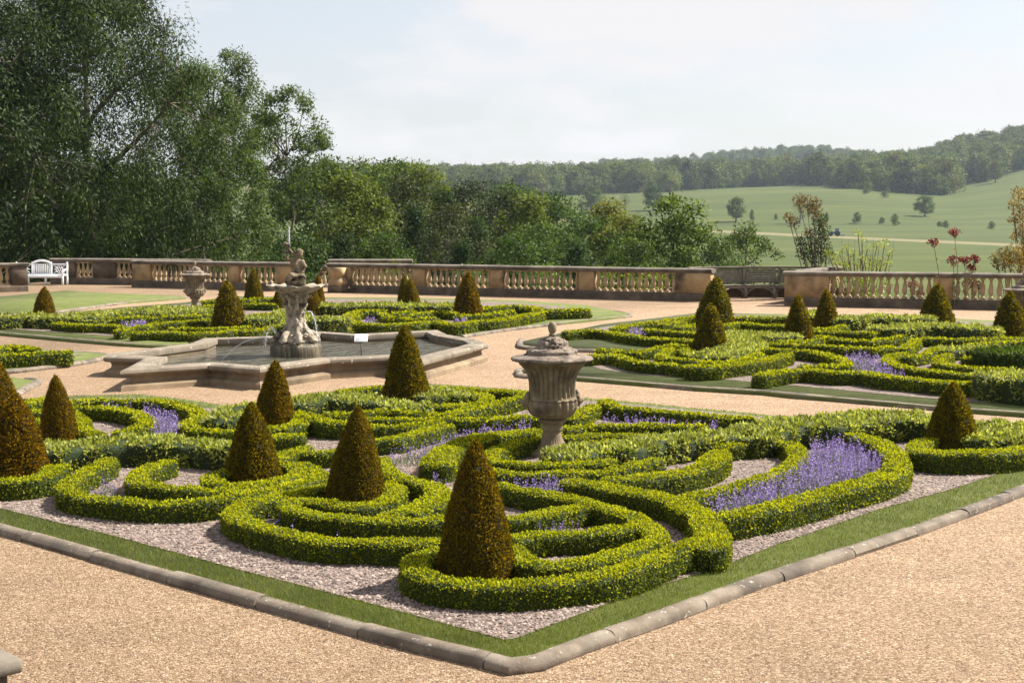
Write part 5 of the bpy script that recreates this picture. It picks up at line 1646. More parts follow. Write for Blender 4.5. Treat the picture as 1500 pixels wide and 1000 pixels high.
# ================================================================== TREES
def tree_parts(seed, H, R, crown0, shape, ncl, nlf, Lf, droop=0.0, trunk_r=None, ratio=0.5, cl=0.2, lean=(0, 0), limbs=12, fork=0.35, flat=0.7):
    """trunk with limbs and twigs, and the leaves of the crown, in metres from the base"""
    rng = np.random.default_rng(seed)
    tr = trunk_r or H * 0.02
    top = np.array([lean[0], lean[1], H * 0.86])
    tb = MB()
    q = np.linspace(0, 1, 7)
    axis = np.stack([top[0] * q ** 1.5 + rng.normal(0, 0.012 * H, 7) * (q > 0.1) * (q < 0.99), top[1] * q ** 1.5 + rng.normal(0, 0.012 * H, 7) * (q > 0.1) * (q < 0.99), top[2] * q], 1)
    tb.add(*tube(axis, np.interp(q, [0, 0.06, 0.5, 1], [tr * 1.5, tr * 1.05, tr * 0.6, tr * 0.10]), 8))

    def env(t):
        if shape == 'round':
            return np.sqrt(np.clip(1 - (2 * t - 0.9) ** 2 / 1.21, 0.02, 1))
        if shape == 'cone':
            return np.clip(1.02 - t, 0.05, 1) ** 0.8
        if shape == 'column':
            return np.sqrt(np.clip(1 - (2 * t - 1) ** 4, 0.05, 1))
        return np.sqrt(np.clip(1 - (2 * t - 0.7) ** 2 / 1.69, 0.03, 1))        # broad: widest low down

    def inside(n, shell):
        t = rng.beta(1.2, 1.1, n)
        a = rng.uniform(0, 2 * np.pi, n)
        rr = np.clip(rng.random(n) ** shell * (1 + 0.22 * np.sin(3 * a + seed) * np.sin(5 * t + seed)), 0, 1.15)
        z = crown0 + (H - crown0) * t
        sx = np.interp(z, axis[:, 2], axis[:, 0])
        sy = np.interp(z, axis[:, 2], axis[:, 1])
        return np.stack([sx + R * env(t) * rr * np.cos(a), sy + R * env(t) * rr * np.sin(a), z], 1)

    ends = inside(limbs, 0.4)
    lp = [axis[3:]]
    for e in ends:
        t0 = max(H * fork * 0.55, min(e[2] - np.hypot(e[0], e[1]) * rng.uniform(0.5, 1.1), H * 0.78))
        s0 = np.array([np.interp(t0, axis[:, 2], axis[:, 0]), np.interp(t0, axis[:, 2], axis[:, 1]), t0])
        f = np.linspace(0, 1, 6)[:, None]
        mid = (s0 + e) / 2 + np.array([0, 0, -0.08 * H * (0.5 - droop)]) + rng.normal(0, 0.02 * H, 3)
        path = s0 * (1 - f) ** 2 + 2 * mid * f * (1 - f) + e * f ** 2
        r0 = tr * (0.55 - 0.3 * t0 / H)
        tb.add(*tube(path, np.linspace(r0, r0 * 0.18, 6), 6))
        lp.append(path[2:])
    lp = np.vstack(lp)
    cen = np.vstack([ends, inside(ncl, 0.45)])
    lv, ld, lf = [], [], []
    mid_c = np.array([0, 0, crown0 + (H - crown0) * 0.45])
    per = nlf // len(cen)
    for c in cen:
        k = np.argmin(((lp - c) ** 2).sum(1))
        if rng.random() < 0.75:
            tb.add(*tube([lp[k], (lp[k] + c) / 2 + rng.normal(0, 0.01 * H, 3), c], [tr * 0.09, tr * 0.06, tr * 0.02], 4, False))
        rc = cl * R * rng.uniform(0.65, 1.35)
        n = int(per * rng.uniform(0.6, 1.4))
        o = rng.normal(0, 0.5, (n, 3))
        o = o / np.maximum(1, np.linalg.norm(o, axis=1)[:, None] / 1.15)
        o = o * [rc, rc, rc * flat]
        if droop:
            o[:, 2] -= rng.exponential(0.55, n) * rc * droop * 1.6
            o[:, :2] *= 0.8
        d = unit(o + 1e-6) * 0.5 + rng.normal(0, 0.7, (n, 3)) + [0, 0, 0.15 - 1.3 * droop]
        lv.append(c + o)
        ld.append(d)
        lf.append(unit(o + 1e-6) * 0.9 + unit(c - mid_c) * 0.7 + [0, 0, 0.25])
    pos, d = np.vstack(lv), np.vstack(ld)
    V, F = leaves(pos, d, Lf, Lf * ratio, rng, np.vstack(lf), 0.45)
    return tb, V, F


def tree_mesh(mat, *a, **k):
    tb, V, F = tree_parts(*a, **k)
    return tb.mesh('trunk', M['bark'], smooth=True), mesh('crown', V, F, M[mat])


def plant_tree(name, meshes, loc, label, group, cat='tree', s=1.0, rz=0.0, tint=None, parts=True):
    root = tag(obj(name, None, None, loc, rz), label, cat, group)
    root.scale = (s, s, s) if np.isscalar(s) else s
    obj('trunk', meshes[0], root)
    c = obj('crown', meshes[1], root)
    if tint:
        c.color = (*tint, 1)
    return root


def at(px, Y, z=None):
    x = (px - 750) / FPX * (Y * CP + 6 * SP)
    return (x, Y, terrain_z(x, Y) - 0.2 if z is None else z)


# -- the big trees beyond the white bench
GL = 'tall trees beyond the white bench'
b1 = at(128, 76)
plant_tree('weeping_tree', tree_mesh('t_dark', 101, 23.5, 7.6, 4.0, 'broad', 380, 130000, 0.25, droop=0.6, ratio=0.30, cl=0.16, limbs=22, fork=0.42, trunk_r=0.42, lean=(0.4, 0)), b1, 'tallest dark drooping tree with a forked trunk beyond the white bench', GL)
b1 = at(300, 84)
plant_tree('feathery_tree', tree_mesh('t_mid', 102, 19.3, 4.6, 2.2, 'broad', 230, 60000, 0.22, droop=0.45, ratio=0.36, cl=0.18, limbs=18, trunk_r=0.3), b1, 'feathery mid-green tree standing behind the far urn', GL, tint=(0.85, 0.88, 0.9))
b1 = at(428, 98)
plant_tree('slender_tree', tree_mesh('t_mid', 103, 20.0, 2.9, 13.0, 'round', 80, 9000, 0.21, ratio=0.5, cl=0.20, limbs=18, fork=1.15, trunk_r=0.20), b1, 'slender airy tree showing its branches against the sky', GL)
b1 = at(-40, 70)
plant_tree('weeping_tree', tree_mesh('t_dark', 104, 22, 6.5, 1.5, 'broad', 220, 60000, 0.26, droop=0.5, ratio=0.36, cl=0.18, limbs=16, trunk_r=0.35), b1, 'very dark tree at the frame edge beside the tallest one', GL, tint=(0.7, 0.75, 0.8))
b1 = at(340, 100)
plant_tree('feathery_tree', tree_mesh('t_mid', 105, 23.0, 4.0, 10, 'round', 120, 17000, 0.22, droop=0.2, ratio=0.42, cl=0.17, limbs=14), b1, 'thin-topped tree rising behind the feathery one', GL)
eg = [tree_mesh('t_dark', 111, 9.5, 3.6, 0.3, 'broad', 120, 24000, 0.20, droop=0.25, ratio=0.45, cl=0.22), tree_mesh('t_dark', 112, 8.0, 3.2, 0.3, 'broad', 110, 20000, 0.19, ratio=0.5, cl=0.24)]
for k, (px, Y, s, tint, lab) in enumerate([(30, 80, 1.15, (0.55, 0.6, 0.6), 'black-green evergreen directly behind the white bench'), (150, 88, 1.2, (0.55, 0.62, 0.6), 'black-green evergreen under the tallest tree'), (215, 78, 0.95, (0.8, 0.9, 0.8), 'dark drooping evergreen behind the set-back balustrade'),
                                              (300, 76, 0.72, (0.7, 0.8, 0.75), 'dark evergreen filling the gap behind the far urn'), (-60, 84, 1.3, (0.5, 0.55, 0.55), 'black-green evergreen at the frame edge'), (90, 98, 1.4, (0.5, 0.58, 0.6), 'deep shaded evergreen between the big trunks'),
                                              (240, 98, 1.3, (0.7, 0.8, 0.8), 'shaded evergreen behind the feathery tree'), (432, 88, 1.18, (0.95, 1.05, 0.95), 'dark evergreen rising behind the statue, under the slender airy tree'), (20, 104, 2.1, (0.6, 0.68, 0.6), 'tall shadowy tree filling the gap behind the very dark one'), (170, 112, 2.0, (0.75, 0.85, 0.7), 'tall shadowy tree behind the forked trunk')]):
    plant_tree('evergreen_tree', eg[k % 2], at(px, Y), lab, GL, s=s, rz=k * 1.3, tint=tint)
sh = tree_mesh('t_dark', 121, 6.6, 3.3, 0.2, 'broad', 130, 20000, 0.13, ratio=0.6, cl=0.24)
for k, (px, Y, s, tint, lab) in enumerate([(395, 66, 1.05, (1.0, 1.1, 1.1), 'glossy dark laurel bush behind the statue'), (345, 70, 1.0, (0.9, 1.0, 1.0), 'glossy dark laurel bush between statue and far urn'), (455, 72, 0.95, (1.05, 1.15, 1.1), 'glossy laurel bush by the stair rail')]):
    plant_tree('laurel_bush', sh, at(px, Y), lab, 'laurel bushes behind the fountain', 'bush', s=s, rz=k * 2.0, tint=tint)

# -- wood in the middle distance, each tree told apart by its colour and place
MW = {
    'a': tree_mesh('t_mid', 131, 15, 4.6, 1.2, 'broad', 120, 14000, 0.30, ratio=0.5, cl=0.22),
    'b': tree_mesh('t_mid', 132, 16, 4.2, 2.0, 'round', 110, 13000, 0.30, ratio=0.5, cl=0.22),
    'c': tree_mesh('t_dark', 133, 16, 3.6, 0.8, 'cone', 120, 14000, 0.28, droop=0.15, ratio=0.42, cl=0.24),
    'd': tree_mesh('t_olive', 134, 15, 4.6, 1.0, 'broad', 120, 14000, 0.28, ratio=0.45, cl=0.22),
    'e': tree_mesh('t_yel', 135, 15, 3.9, 1.0, 'broad', 110, 13000, 0.30, ratio=0.5, cl=0.22)}
WOODS = [  # px, distance, top row, mesh, label, tint
    (480, 108, 238, 'a', 'mid-green bushy tree right after the slender airy one', (1, 1, 0.9)),
    (520, 96, 262, 'e', 'yellow-green spreading tree above the stair rail', (0.75, 0.85, 0.8)),
    (540, 124, 236, 'b', 'rounded tree with a wispy top on the wood skyline', (1, 1, 0.9)),
    (575, 140, 240, 'a', 'pale rounded tree on the wood skyline', (1.05, 1.05, 1)),
    (588, 106, 268, 'd', 'dull olive tree in the front of the wood', (1, 1, 0.95)),
    (622, 126, 250, 'e', 'light leafy tree standing above the dark pines', (0.8, 0.9, 0.85)),
    (612, 96, 300, 'c', 'dark conifer low in the wood above the long balustrade', (0.9, 1, 1)),
    (650, 112, 276, 'c', 'dark pointed conifer in the middle of the wood', (0.9, 1, 1)),
    (655, 92, 310, 'd', 'brown-green bushy tree over the long balustrade', (0.9, 0.85, 0.8)),
    (692, 120, 274, 'd', 'brownish pine with a flat top', (0.8, 0.85, 0.85)),
    (700, 94, 318, 'c', 'blue-green conifer low behind the baluster rows', (1.1, 1.2, 1.2)),
    (735, 110, 288, 'd', 'dark olive pine in the middle of the wood', (0.75, 0.8, 0.8)),
    (745, 132, 268, 'b', 'grey-green tree filling the wood behind the pines', (0.8, 0.9, 0.9)),
    (772, 106, 292, 'e', 'yellowish tree in front of the dark wood edge', (0.75, 0.85, 0.85)),
    (790, 92, 325, 'b', 'green bushy tree just above the long coping', (0.85, 0.95, 0.95)),
    (815, 116, 290, 'a', 'rounded grey-green tree beside the yellow one', (0.85, 0.95, 1.0)),
    (850, 104, 312, 'b', 'blue-green tree low beside the yellow-leaved pair', (0.75, 0.9, 0.95)),
    (885, 112, 302, 'e', 'bright yellow-leaved tree above the balustrade', (1.0, 0.95, 0.8)),
    (912, 106, 322, 'e', 'smaller yellow-leaved tree beside the oak', (0.95, 0.95, 0.8)),
    (760, 84, 350, 'a', 'low green bush in front of the pines', (0.8, 0.95, 0.9)),
    (845, 82, 352, 'c', 'low dark conifer in front of the yellow trees', (1.0, 1.2, 1.1)),
    (925, 84, 356, 'a', 'low leafy bush at the foot of the oak', (0.9, 0.95, 0.9)),
    (560, 84, 345, 'a', 'low leafy bush behind the stair-head coping', (0.85, 0.95, 0.9)),
    (675, 82, 352, 'c', 'low shadowy conifer behind the balusters', (0.8, 0.9, 0.9)),
    (505, 80, 340, 'c', 'dark low conifer behind the moulded pedestal', (0.7, 0.8, 0.8))]
for k, (px, Y, top, mk, lab, tint) in enumerate(WOODS):
    x, y, z = at(px, Y)
    zt = XZ(px, top, Y)[2]
    s = max(0.25, (zt - z) / {'a': 15, 'b': 16, 'c': 16, 'd': 15, 'e': 15}[mk])
    plant_tree({'a': 'bushy_tree', 'b': 'bushy_tree', 'c': 'conifer', 'd': 'pine_tree', 'e': 'leafy_tree'}[mk], MW[mk], (x, y, z), lab, 'trees of the wood beyond the balustrade', s=(max(s, 0.62) if s < 0.6 else s * 1.05, max(s, 0.62) if s < 0.6 else s * 1.05, s), rz=k * 1.7, tint=tint)
x, y, z = at(988, 92)
plant_tree('oak_tree', tree_mesh('t_mid', 141, 13.0, 2.9, 2.2, 'round', 80, 15000, 0.26, ratio=0.6, cl=0.30, limbs=16, fork=0.5, trunk_r=0.22), (x, y, z), 'fresh green oak with a dark forked trunk rising over the balustrade end', None, s=(1.05, 1.05, (XZ(985, 290, 92)[2] - z) / 13.0), tint=(1.15, 1.15, 0.85))
x, y, z = at(1092, 104)
plant_tree('pale_tree', tree_mesh('t_mid', 142, 9.5, 3.0, 1.0, 'broad', 80, 8000, 0.24, ratio=0.5, cl=0.22, limbs=16), (x, y, z), 'pale grey-green rounded tree behind the curved seat', None, s=(1, 1, (XZ(1090, 336, 104)[2] - z) / 9.5), tint=(1.05, 1.0, 1.15))
x, y, z = at(1050, 96)
plant_tree('bushy_tree', MW['a'], (x, y, z), 'low green tree between the oak and the pale tree', 'trees of the wood beyond the balustrade', s=(0.62, 0.62, (XZ(1050, 352, 96)[2] - z) / 15), tint=(0.9, 0.95, 0.95))

# -- shrubs just outside the balustrade
def clump_shrub(name, label, base, Y, groups, Lf, ratio=0.5, twigs=()):
    """shrub of leaf clumps at the ends of stems; groups = (part name, material, [(px, py, radius, leaves)])"""
    rng = np.random.default_rng(base)
    b0 = np.array([XZ(base, 400, Y)[0], Y, -1.2])
    root = thing(name, label, 'bush', tuple(b0))
    tb = MB()
    ends = []
    for nm, mt, cl in groups:
        vs, fs, n0 = [], [], 0
        for px, py, r, n in cl:
            c = XZ(px, py, Y + rng.normal(0, 0.25)) - b0
            ends.append(c)
            m_ = c * [0.55, 0.5, 0.6] + rng.normal(0, 0.06, 3)
            tb.add(*tube(smooth_path([np.zeros(3) + rng.normal(0, 0.05, 3) * [1, 1, 0], m_, c], 0.3), 0.014, 4, False))
            o = rng.normal(0, 0.5, (n, 3))
            o = o / np.maximum(1, np.linalg.norm(o, axis=1)[:, None])
            V, F = leaves(c + o * r, o + rng.normal(0, 0.5, (n, 3)) + [0, 0, 0.3], Lf, Lf * ratio, rng, o + [0, 0, 0.4], 0.7)
            vs.append(V)
            fs.append(F + n0)
            n0 += len(V)
        obj(nm, mesh(nm, np.vstack(vs), np.vstack(fs), M[mt]), root)
    for px, py in twigs:
        c = XZ(px, py, Y) - b0
        tb.add(*tube([c * [0.8, 0.8, 0.55], c * [0.97, 1, 0.85], c], [0.012, 0.009, 0.004], 4))
    obj('stems', tb.mesh('stems', M['bark']), root)
    return root


clump_shrub('bronze_shrub', 'tall leaning shrub with bronze young leaves beside the curved seat', 1200, 50.0,
            [('foliage', 't_dark', [(1190, 378, 0.34, 420), (1176, 368, 0.26, 260), (1203, 362, 0.34, 420), (1188, 350, 0.30, 330), (1206, 340, 0.26, 280), (1200, 322, 0.24, 230), (1172, 352, 0.18, 120), (1212, 375, 0.25, 220), (1190, 305, 0.16, 80)]),
             ('young_leaves', 't_bronze', [(1182, 300, 0.30, 300), (1170, 294, 0.22, 170), (1194, 311, 0.24, 210), (1162, 326, 0.20, 160), (1155, 318, 0.14, 80), (1196, 297, 0.16, 100), (1204, 328, 0.16, 100), (1184, 340, 0.16, 80)])], 0.085)
LT = [(1257, 342), (1263, 353), (1240, 364), (1250, 371), (1271, 364), (1285, 360), (1296, 357), (1304, 369), (1230, 373), (1222, 379), (1213, 370), (1275, 379), (1245, 383), (1290, 381), (1262, 379), (1235, 386), (1225, 387), (1256, 388), (1281, 388), (1300, 385), (1268, 389), (1240, 392), (1290, 392)]
clump_shrub('lime_shrub', 'bright lime-leaved shrub with bare upright twigs behind the balustrade', 1258, 48.0, [('foliage', 't_lime', [(a_, b_, 0.13, 46) for a_, b_ in LT])], 0.085, 0.42,
            [(1233, 350), (1243, 352), (1262, 356), (1288, 350), (1309, 352), (1280, 348), (1252, 350)])
clump_shrub('golden_shrub', 'golden and bronze leaved shrub at the frame edge behind the balustrade', 1506, 46.0,
            [('foliage', 't_gold', [(1492, 284, 0.22, 170), (1504, 292, 0.3, 240), (1484, 300, 0.16, 100), (1498, 312, 0.26, 200), (1485, 322, 0.16, 90), (1497, 336, 0.22, 150), (1487, 345, 0.14, 80), (1510, 330, 0.3, 220), (1508, 355, 0.3, 200)])], 0.085)
clump_shrub('golden_shrub', 'low bronze-leaved shrub spilling over the coping', 1480, 45.5,
            [('foliage', 't_gold', [(1470, 372, 0.22, 150), (1458, 380, 0.18, 110), (1485, 370, 0.26, 190), (1500, 374, 0.28, 190), (1472, 386, 0.24, 170), (1492, 388, 0.26, 180)]), ('dark_leaves', 't_dark', [(1478, 380, 0.24, 130), (1498, 384, 0.26, 150), (1462, 388, 0.16, 70)])], 0.085)
gb = tree_mesh('t_lime', 154, 1.9, 1.3, 0.1, 'broad', 50, 2200, 0.09, ratio=0.5, cl=0.22, limbs=12)
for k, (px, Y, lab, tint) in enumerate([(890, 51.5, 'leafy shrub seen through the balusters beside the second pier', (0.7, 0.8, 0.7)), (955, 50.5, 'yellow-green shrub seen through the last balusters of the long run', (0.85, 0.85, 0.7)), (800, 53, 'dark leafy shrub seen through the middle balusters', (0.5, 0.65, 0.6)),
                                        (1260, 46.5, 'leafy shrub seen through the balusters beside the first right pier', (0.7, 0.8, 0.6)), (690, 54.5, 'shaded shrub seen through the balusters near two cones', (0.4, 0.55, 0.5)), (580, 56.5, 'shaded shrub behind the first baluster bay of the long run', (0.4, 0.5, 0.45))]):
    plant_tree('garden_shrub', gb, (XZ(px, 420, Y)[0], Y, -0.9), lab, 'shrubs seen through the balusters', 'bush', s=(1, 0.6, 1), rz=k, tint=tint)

# -- red flower heads
rng = np.random.default_rng(77)


def red_flower(px, py, Y, r, label, base):
    c = XZ(px, py, Y)
    b_ = np.array([XZ(base, 400, Y)[0], Y, -0.6])
    t = thing('red_flower', label, 'flower', tuple(b_), 0, 'red flower heads over the balustrade')
    mid = (c + b_) / 2 + [0.05, 0, 0]
    obj('stem', mesh('stem', *tube(smooth_path([b_ - b_, mid - b_, c - b_], 0.15), 0.010, 5), M['stalk']), t)
    n = 240
    o = rng.normal(0, 0.5, (n, 3))
    o = o / np.maximum(1, np.linalg.norm(o, axis=1)[:, None])
    sub = np.array([[0, 0, 0.25], [0.75, 0.2, -0.15], [-0.7, -0.2, -0.05], [0.2, 0.3, -0.6]]) * rng.uniform(0.6, 1.25, (4, 3))
    V, F = leaves(c - b_ + (o * rng.uniform(0.35, 0.6, (n, 1)) + sub[rng.integers(0, 4, n)]) * r * 0.95, o + rng.normal(0, 0.4, (n, 3)), 0.055, 0.038, rng)
    obj('flower_head', mesh('flower_head', V, F, M['red']), t)
    n = 14
    f = rng.uniform(0.4, 0.85, n)[:, None]
    V, F = leaves((c - b_) * f, rng.normal(0, 1, (n, 3)), 0.12, 0.05, rng)
    obj('leaf_spray', mesh('leaf_spray', V, F, M['t_gold']), t)


for px, py, r, base, lab in [(1367, 354, 0.16, 1386, 'red flower head leaning out on a long bare stem'), (1398, 339, 0.15, 1406, 'highest red flower head on the tallest stem'), (1396, 380, 0.17, 1398, 'wide red flower head just above the coping under the highest one'),
                             (1413, 380, 0.16, 1414, 'red flower head in the middle of the low cluster'), (1428, 378, 0.15, 1426, 'outermost red flower head of the low cluster'), (1423, 391, 0.14, 1421, 'red flower head touching the coping'),
                             (1336, 416, 0.17, 1338, 'red flowers seen between balusters near the pier'), (1347, 428, 0.15, 1346, 'red flowers low between the same balusters'), (1418, 415, 0.20, 1418, 'red flowers behind the balusters beyond the pier'), (1432, 418, 0.18, 1434, 'red and yellow flowers behind the next balusters')]:
    red_flower(px, py, (45.6 if px < 1360 else 44.9) if py > 400 else 44.2, r, lab, base)

# -- trees standing in the park
PK = [tree_mesh('t_far', 161, 15, 6.3, 2.6, 'round', 90, 6000, 0.62, ratio=0.7, cl=0.24, trunk_r=0.5, limbs=12), tree_mesh('t_far', 162, 15, 5.6, 0.5, 'broad', 70, 4500, 0.62, ratio=0.7, cl=0.26, trunk_r=0.4), tree_mesh('t_far', 163, 15, 5.5, 2.0, 'round', 60, 1300, 0.5, ratio=0.5, cl=0.2, trunk_r=0.35, limbs=26)]
PARK = [  # px, base row, top row, mesh, label
    (1352, 318, 287, 0, 'big round park oak standing alone in the upper field', (0.8, 0.95, 0.8), 1.12),
    (1077, 327, 289, 0, 'round oak alone in the field above the curved seat', (1.0, 0.95, 0.9), 0.85),
    (956, 310, 272, 0, 'dark park tree at the near end of the field', (0.6, 0.75, 0.8), 0.9),
    (866, 312, 274, 1, 'dark spreading park tree above the yellow trees', (0.6, 0.75, 0.75), 1.3),
    (914, 310, 284, 2, 'bare-looking park tree beside the dark ones', (1.2, 1.0, 1.1), 1.1),
    (1170, 330, 284, 2, 'pale thin park tree behind the bronze shrub', (1.2, 1.1, 1.1), 0.9),
    (1100, 326, 307, 1, 'small slim tree beside the round oak', (0.7, 0.9, 1.0), 0.55),
    (1135, 324, 313, 1, 'tiny tree in the field between oak and bronze shrub', (0.8, 0.95, 0.9), 0.8),
    (1209, 328, 311, 1, 'slim young tree right of the bronze shrub', (0.8, 0.95, 0.9), 0.6),
    (1254, 329, 311, 1, 'bushy young tree above the tractor track', (0.8, 1, 0.9), 1.1),
    (1290, 330, 318, 1, 'small dark round bush tree in the field', (0.6, 0.8, 0.8), 1.3),
    (1309, 331, 313, 1, 'pale young tree beside the dark round bush', (1.0, 1.1, 1.0), 0.95),
    (1374, 333, 324, 1, 'first of two low thorn trees under the big oak', (0.7, 0.85, 0.8), 1.4),
    (1383, 334, 323, 1, 'second low thorn tree under the big oak', (0.7, 0.85, 0.8), 1.2),
    (1450, 336, 324, 1, 'lone low thorn tree in the field towards the frame edge', (0.7, 0.85, 0.8), 1.2),
    (1269, 281, 265, 1, 'pale round tree against the wood edge', (1.3, 1.25, 1.2), 1.1),
    (1266, 285, 274, 1, 'smaller pale tree below the wood edge', (1.15, 1.15, 1.1), 1.3),
    (1293, 290, 279, 1, 'low round tree in the field below the wood', (0.9, 1, 0.95), 1.4),
    (1297, 283, 274, 1, 'little tree tucked behind the low round one', (1.0, 1.1, 1.0), 1.0),
    (1454, 268, 236, 0, 'tall brownish tree at the top corner of the field', (1.25, 1.0, 0.9), 0.75)]


def ground_at(px, py):
    """where the line of sight through px, py meets the field"""
    lo = None
    for Y in np.concatenate([np.arange(200, 700, 10), np.arange(700, 1500, 10)]):
        x = (px - 750) / FPX * Y
        z = terrain_z(x, Y)
        if PX(x, Y, z)[1] <= py:
            return x, Y, z
    return x, Y, z


for k, (px, bp_, tp, mk, lab, tint, wd) in enumerate(PARK):
    x, y, z = ground_at(px, bp_)
    s = (XZ(px, tp, y)[2] - z) / 15
    plant_tree('park_tree', PK[mk], (x, y, z - 0.2), lab, 'trees scattered in the park', s=(s * wd, s * wd, s), rz=k * 1.1, tint=tint)

# -- the woods on the hill: the front trees one by one, the mass behind as one
def crown_only(seed, n, L, shape='round'):
    tb, V, F = tree_parts(seed, 19, 8.0, 0.5, shape, 34, n, L, ratio=0.8, cl=0.36, limbs=5)
    return V, F


FW = [mesh('woodland_tree', *crown_only(171 + k, 3400, 1.1, ['round', 'broad', 'round', 'broad', 'round'][k % 5]), M['t_far']) for k in range(5)]
EPX = [400, 640, 800, 900, 980, 1025, 1100, 1190, 1250, 1313, 1388, 1396, 1446, 1473, 1500, 1700]
EPY = [296, 292, 288, 283, 281.5, 277.5, 274, 271, 276.5, 282.5, 287, 270, 267, 251, 247, 236]


def edge_row(px):
    return float(np.interp(px, EPX, EPY))


rng = np.random.default_rng(5)
cand = []
for q in range(200000):
    Y = rng.uniform(840, 1750)
    px = rng.uniform(430, 1620)
    x = (px - 750) / FPX * Y
    z = terrain_z(x, Y)
    gp = PX(x, Y, z)[1]
    e = edge_row(px)
    if px < 1330 and Y > 1480:
        continue
    if gp < e and gp > e - 90:
        cand.append((x, Y, z, px, e - gp))
    if len(cand) > 5200:
        break
cand = sorted(cand, key=lambda c: c[1])
taken, cell = [], {}
for c in cand:
    kx, ky = int(c[0] // 13), int(c[1] // 13)
    if any((c[0] - d[0]) ** 2 + (c[1] - d[1]) ** 2 < 165 for i in (-1, 0, 1) for j in (-1, 0, 1) for d in cell.get((kx + i, ky + j), ())):
        continue
    cell.setdefault((kx, ky), []).append(c)
    taken.append(c)
front = sorted(taken, key=lambda c: c[4] + rng.uniform(0, 2) + (6 if c[3] < 900 else 0))[:230]
fid = {id(c) for c in front}
for c in front:
    o = obj('woodland_tree', FW[rng.integers(0, 5)], None, (c[0], c[1], c[2] - 1.0), rng.uniform(0, 6.28))
    s = rng.uniform(0.78, 1.22)
    o.scale = (s * rng.uniform(0.85, 1.1), s, s * rng.uniform(0.85, 1.12))
    t_ = rng.uniform(0.6, 1.45)
    o.color = (t_ * rng.uniform(0.9, 1.2), t_, t_ * rng.uniform(0.85, 1.1), 1)
    tag(o, 'one of the leafy trees along the front of the hillside wood', 'tree', 'trees along the front of the hillside wood')
src = bpy.data.collections.new('woodland_crowns')
for k in range(6):
    o = bpy.data.objects.new('woodland_crown', FW[k % 5])
    t_ = [0.62, 0.85, 1.05, 1.3, 0.75, 1.15][k]
    o.color = (t_ * [1.0, 1.15, 0.92, 1.1, 0.95, 1.2][k], t_, t_ * [1.0, 0.85, 1.1, 0.95, 1.05, 0.9][k], 1)
    src.objects.link(o)
mass = [(c[0], c[1], c[2] - 1.0) for c in taken if id(c) not in fid]
for q in range(420):
    Y = rng.uniform(1950, 2400)
    x = (rng.uniform(880, 1330) - 750) / FPX * Y
    mass.append((x, Y, terrain_z(x, Y) - 2))
me = bpy.data.meshes.new('woodland')
me.from_pydata(mass, [], [])
me.materials.append(M['t_far'])
wood = obj('woodland', me)
ng = bpy.data.node_groups.new('woodland', 'GeometryNodeTree')
ng.interface.new_socket('Geometry', in_out='INPUT', socket_type='NodeSocketGeometry')
ng.interface.new_socket('Geometry', in_out='OUTPUT', socket_type='NodeSocketGeometry')
GN, GL2 = ng.nodes, ng.links
gi, go = GN.new('NodeGroupInput'), GN.new('NodeGroupOutput')
ci = GN.new('GeometryNodeCollectionInfo')
ci.inputs['Collection'].default_value = src
ci.inputs['Separate Children'].default_value = True
ci.inputs['Reset Children'].default_value = True
ip = GN.new('GeometryNodeInstanceOnPoints')
ip.inputs['Pick Instance'].default_value = True
r1 = GN.new('FunctionNodeRandomValue')
r1.data_type = 'FLOAT_VECTOR'
r1.inputs[0].default_value, r1.inputs[1].default_value = (0.75, 0.75, 0.72), (1.25, 1.25, 1.25)
r2 = GN.new('FunctionNodeRandomValue')
r2.data_type = 'FLOAT_VECTOR'
r2.inputs[0].default_value, r2.inputs[1].default_value = (0, 0, 0), (0, 0, 6.28)
r2.inputs['Seed'].default_value = 3
GL2.new(gi.outputs[0], ip.inputs['Points'])
GL2.new(ci.outputs[0], ip.inputs['Instance'])
GL2.new(r1.outputs['Value'], ip.inputs['Scale'])
GL2.new(r2.outputs['Value'], ip.inputs['Rotation'])
GL2.new(ip.outputs['Instances'], go.inputs[0])
md = wood.modifiers.new('trees', 'NODES')
md.node_group = ng
tag(wood, 'hazy mass of woodland covering the hills', 'woodland', kind='stuff')

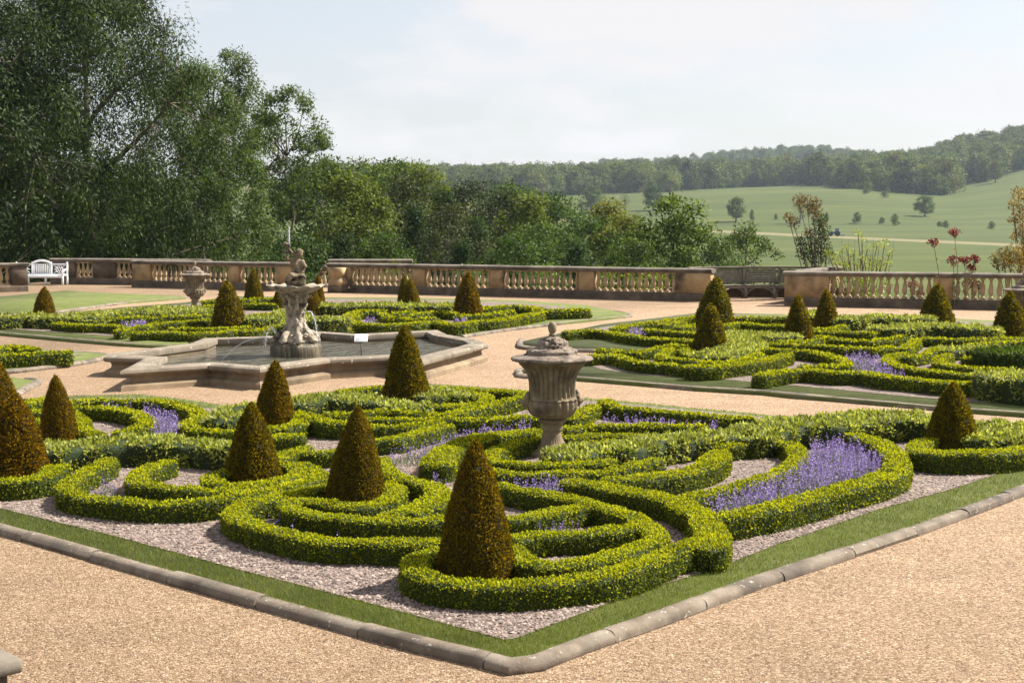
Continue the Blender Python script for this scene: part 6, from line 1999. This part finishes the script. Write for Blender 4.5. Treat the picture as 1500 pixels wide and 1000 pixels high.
# -- tractor mowing the field
x, y, z = ground_at(1222, 347)
t = thing('tractor', 'small blue tractor pulling a mower along the pale mown strip', 'tractor', (x, y, z), math.radians(172))
obj('body', mesh('body', *bbox((0.9, 0, 1.25), (2.2, 0.9, 0.8), 0.12), M['tractor_blue']), t)
mb = MB()
mb.add(*box((-0.7, 0, 2.1), (1.5, 1.5, 1.3), taper=0.85))
cb = obj('cab', mb.mesh('cab', M['glass']), t)
obj('roof', mesh('roof', *bbox((-0.7, 0, 2.82), (1.6, 1.6, 0.16), 0.05), M['tractor_blue']), cb)
obj('cab_base', mesh('cab_base', *bbox((-0.7, 0, 1.15), (1.6, 1.3, 0.7), 0.05), M['tractor_blue']), t)
for wx, wr, ww in ((-0.9, 0.95, 0.5), (1.5, 0.62, 0.4)):
    for s_ in (-1, 1):
        a = np.linspace(0, 2 * np.pi, 19)
        V, F = lathe([(wr * 0.5, -ww / 2), (wr * 0.92, -ww / 2), (wr, -ww / 4), (wr, ww / 4), (wr * 0.92, ww / 2), (wr * 0.5, ww / 2)], 18)
        V = V[:, [0, 2, 1]]
        wh = obj('wheel', mesh('wheel', V, F, M['rubber'], smooth=True, sharp=40), t, (wx, s_ * 0.85, wr))
        V, F = lathe([(wr * 0.48, -ww / 2.2), (wr * 0.48, ww / 2.2)], 12)
        obj('rim', mesh('rim', V[:, [0, 2, 1]], F, M['steel']), wh)
mb = MB()
mb.add(*bbox((-3.0, 0, 0.5), (1.8, 2.6, 0.35), 0.08))
mb.add(*tube([(-1.5, 0, 0.7), (-2.3, 0, 0.6)], 0.08, 5))
obj('mower', mb.mesh('mower', M['steel']), t)

# ================================================================== HAZE over the valley
m, N, L, out = new_mat('haze')
pv = N.new('ShaderNodeVolumePrincipled')
pv.inputs['Color'].default_value = (0.70, 0.84, 1.0, 1)
pv.inputs['Density'].default_value = 0.000085
pv.inputs['Anisotropy'].default_value = 0.2
L.new(pv.outputs['Volume'], out.inputs['Volume'])
V, F = box((0, 1250, 60), (9800, 2990, 146))
V[:, 2] = np.where(V[:, 2] < 0, -45, 150)
if HAZE:
    tag(obj('haze', mesh('haze', V, F, m)), kind='stuff')
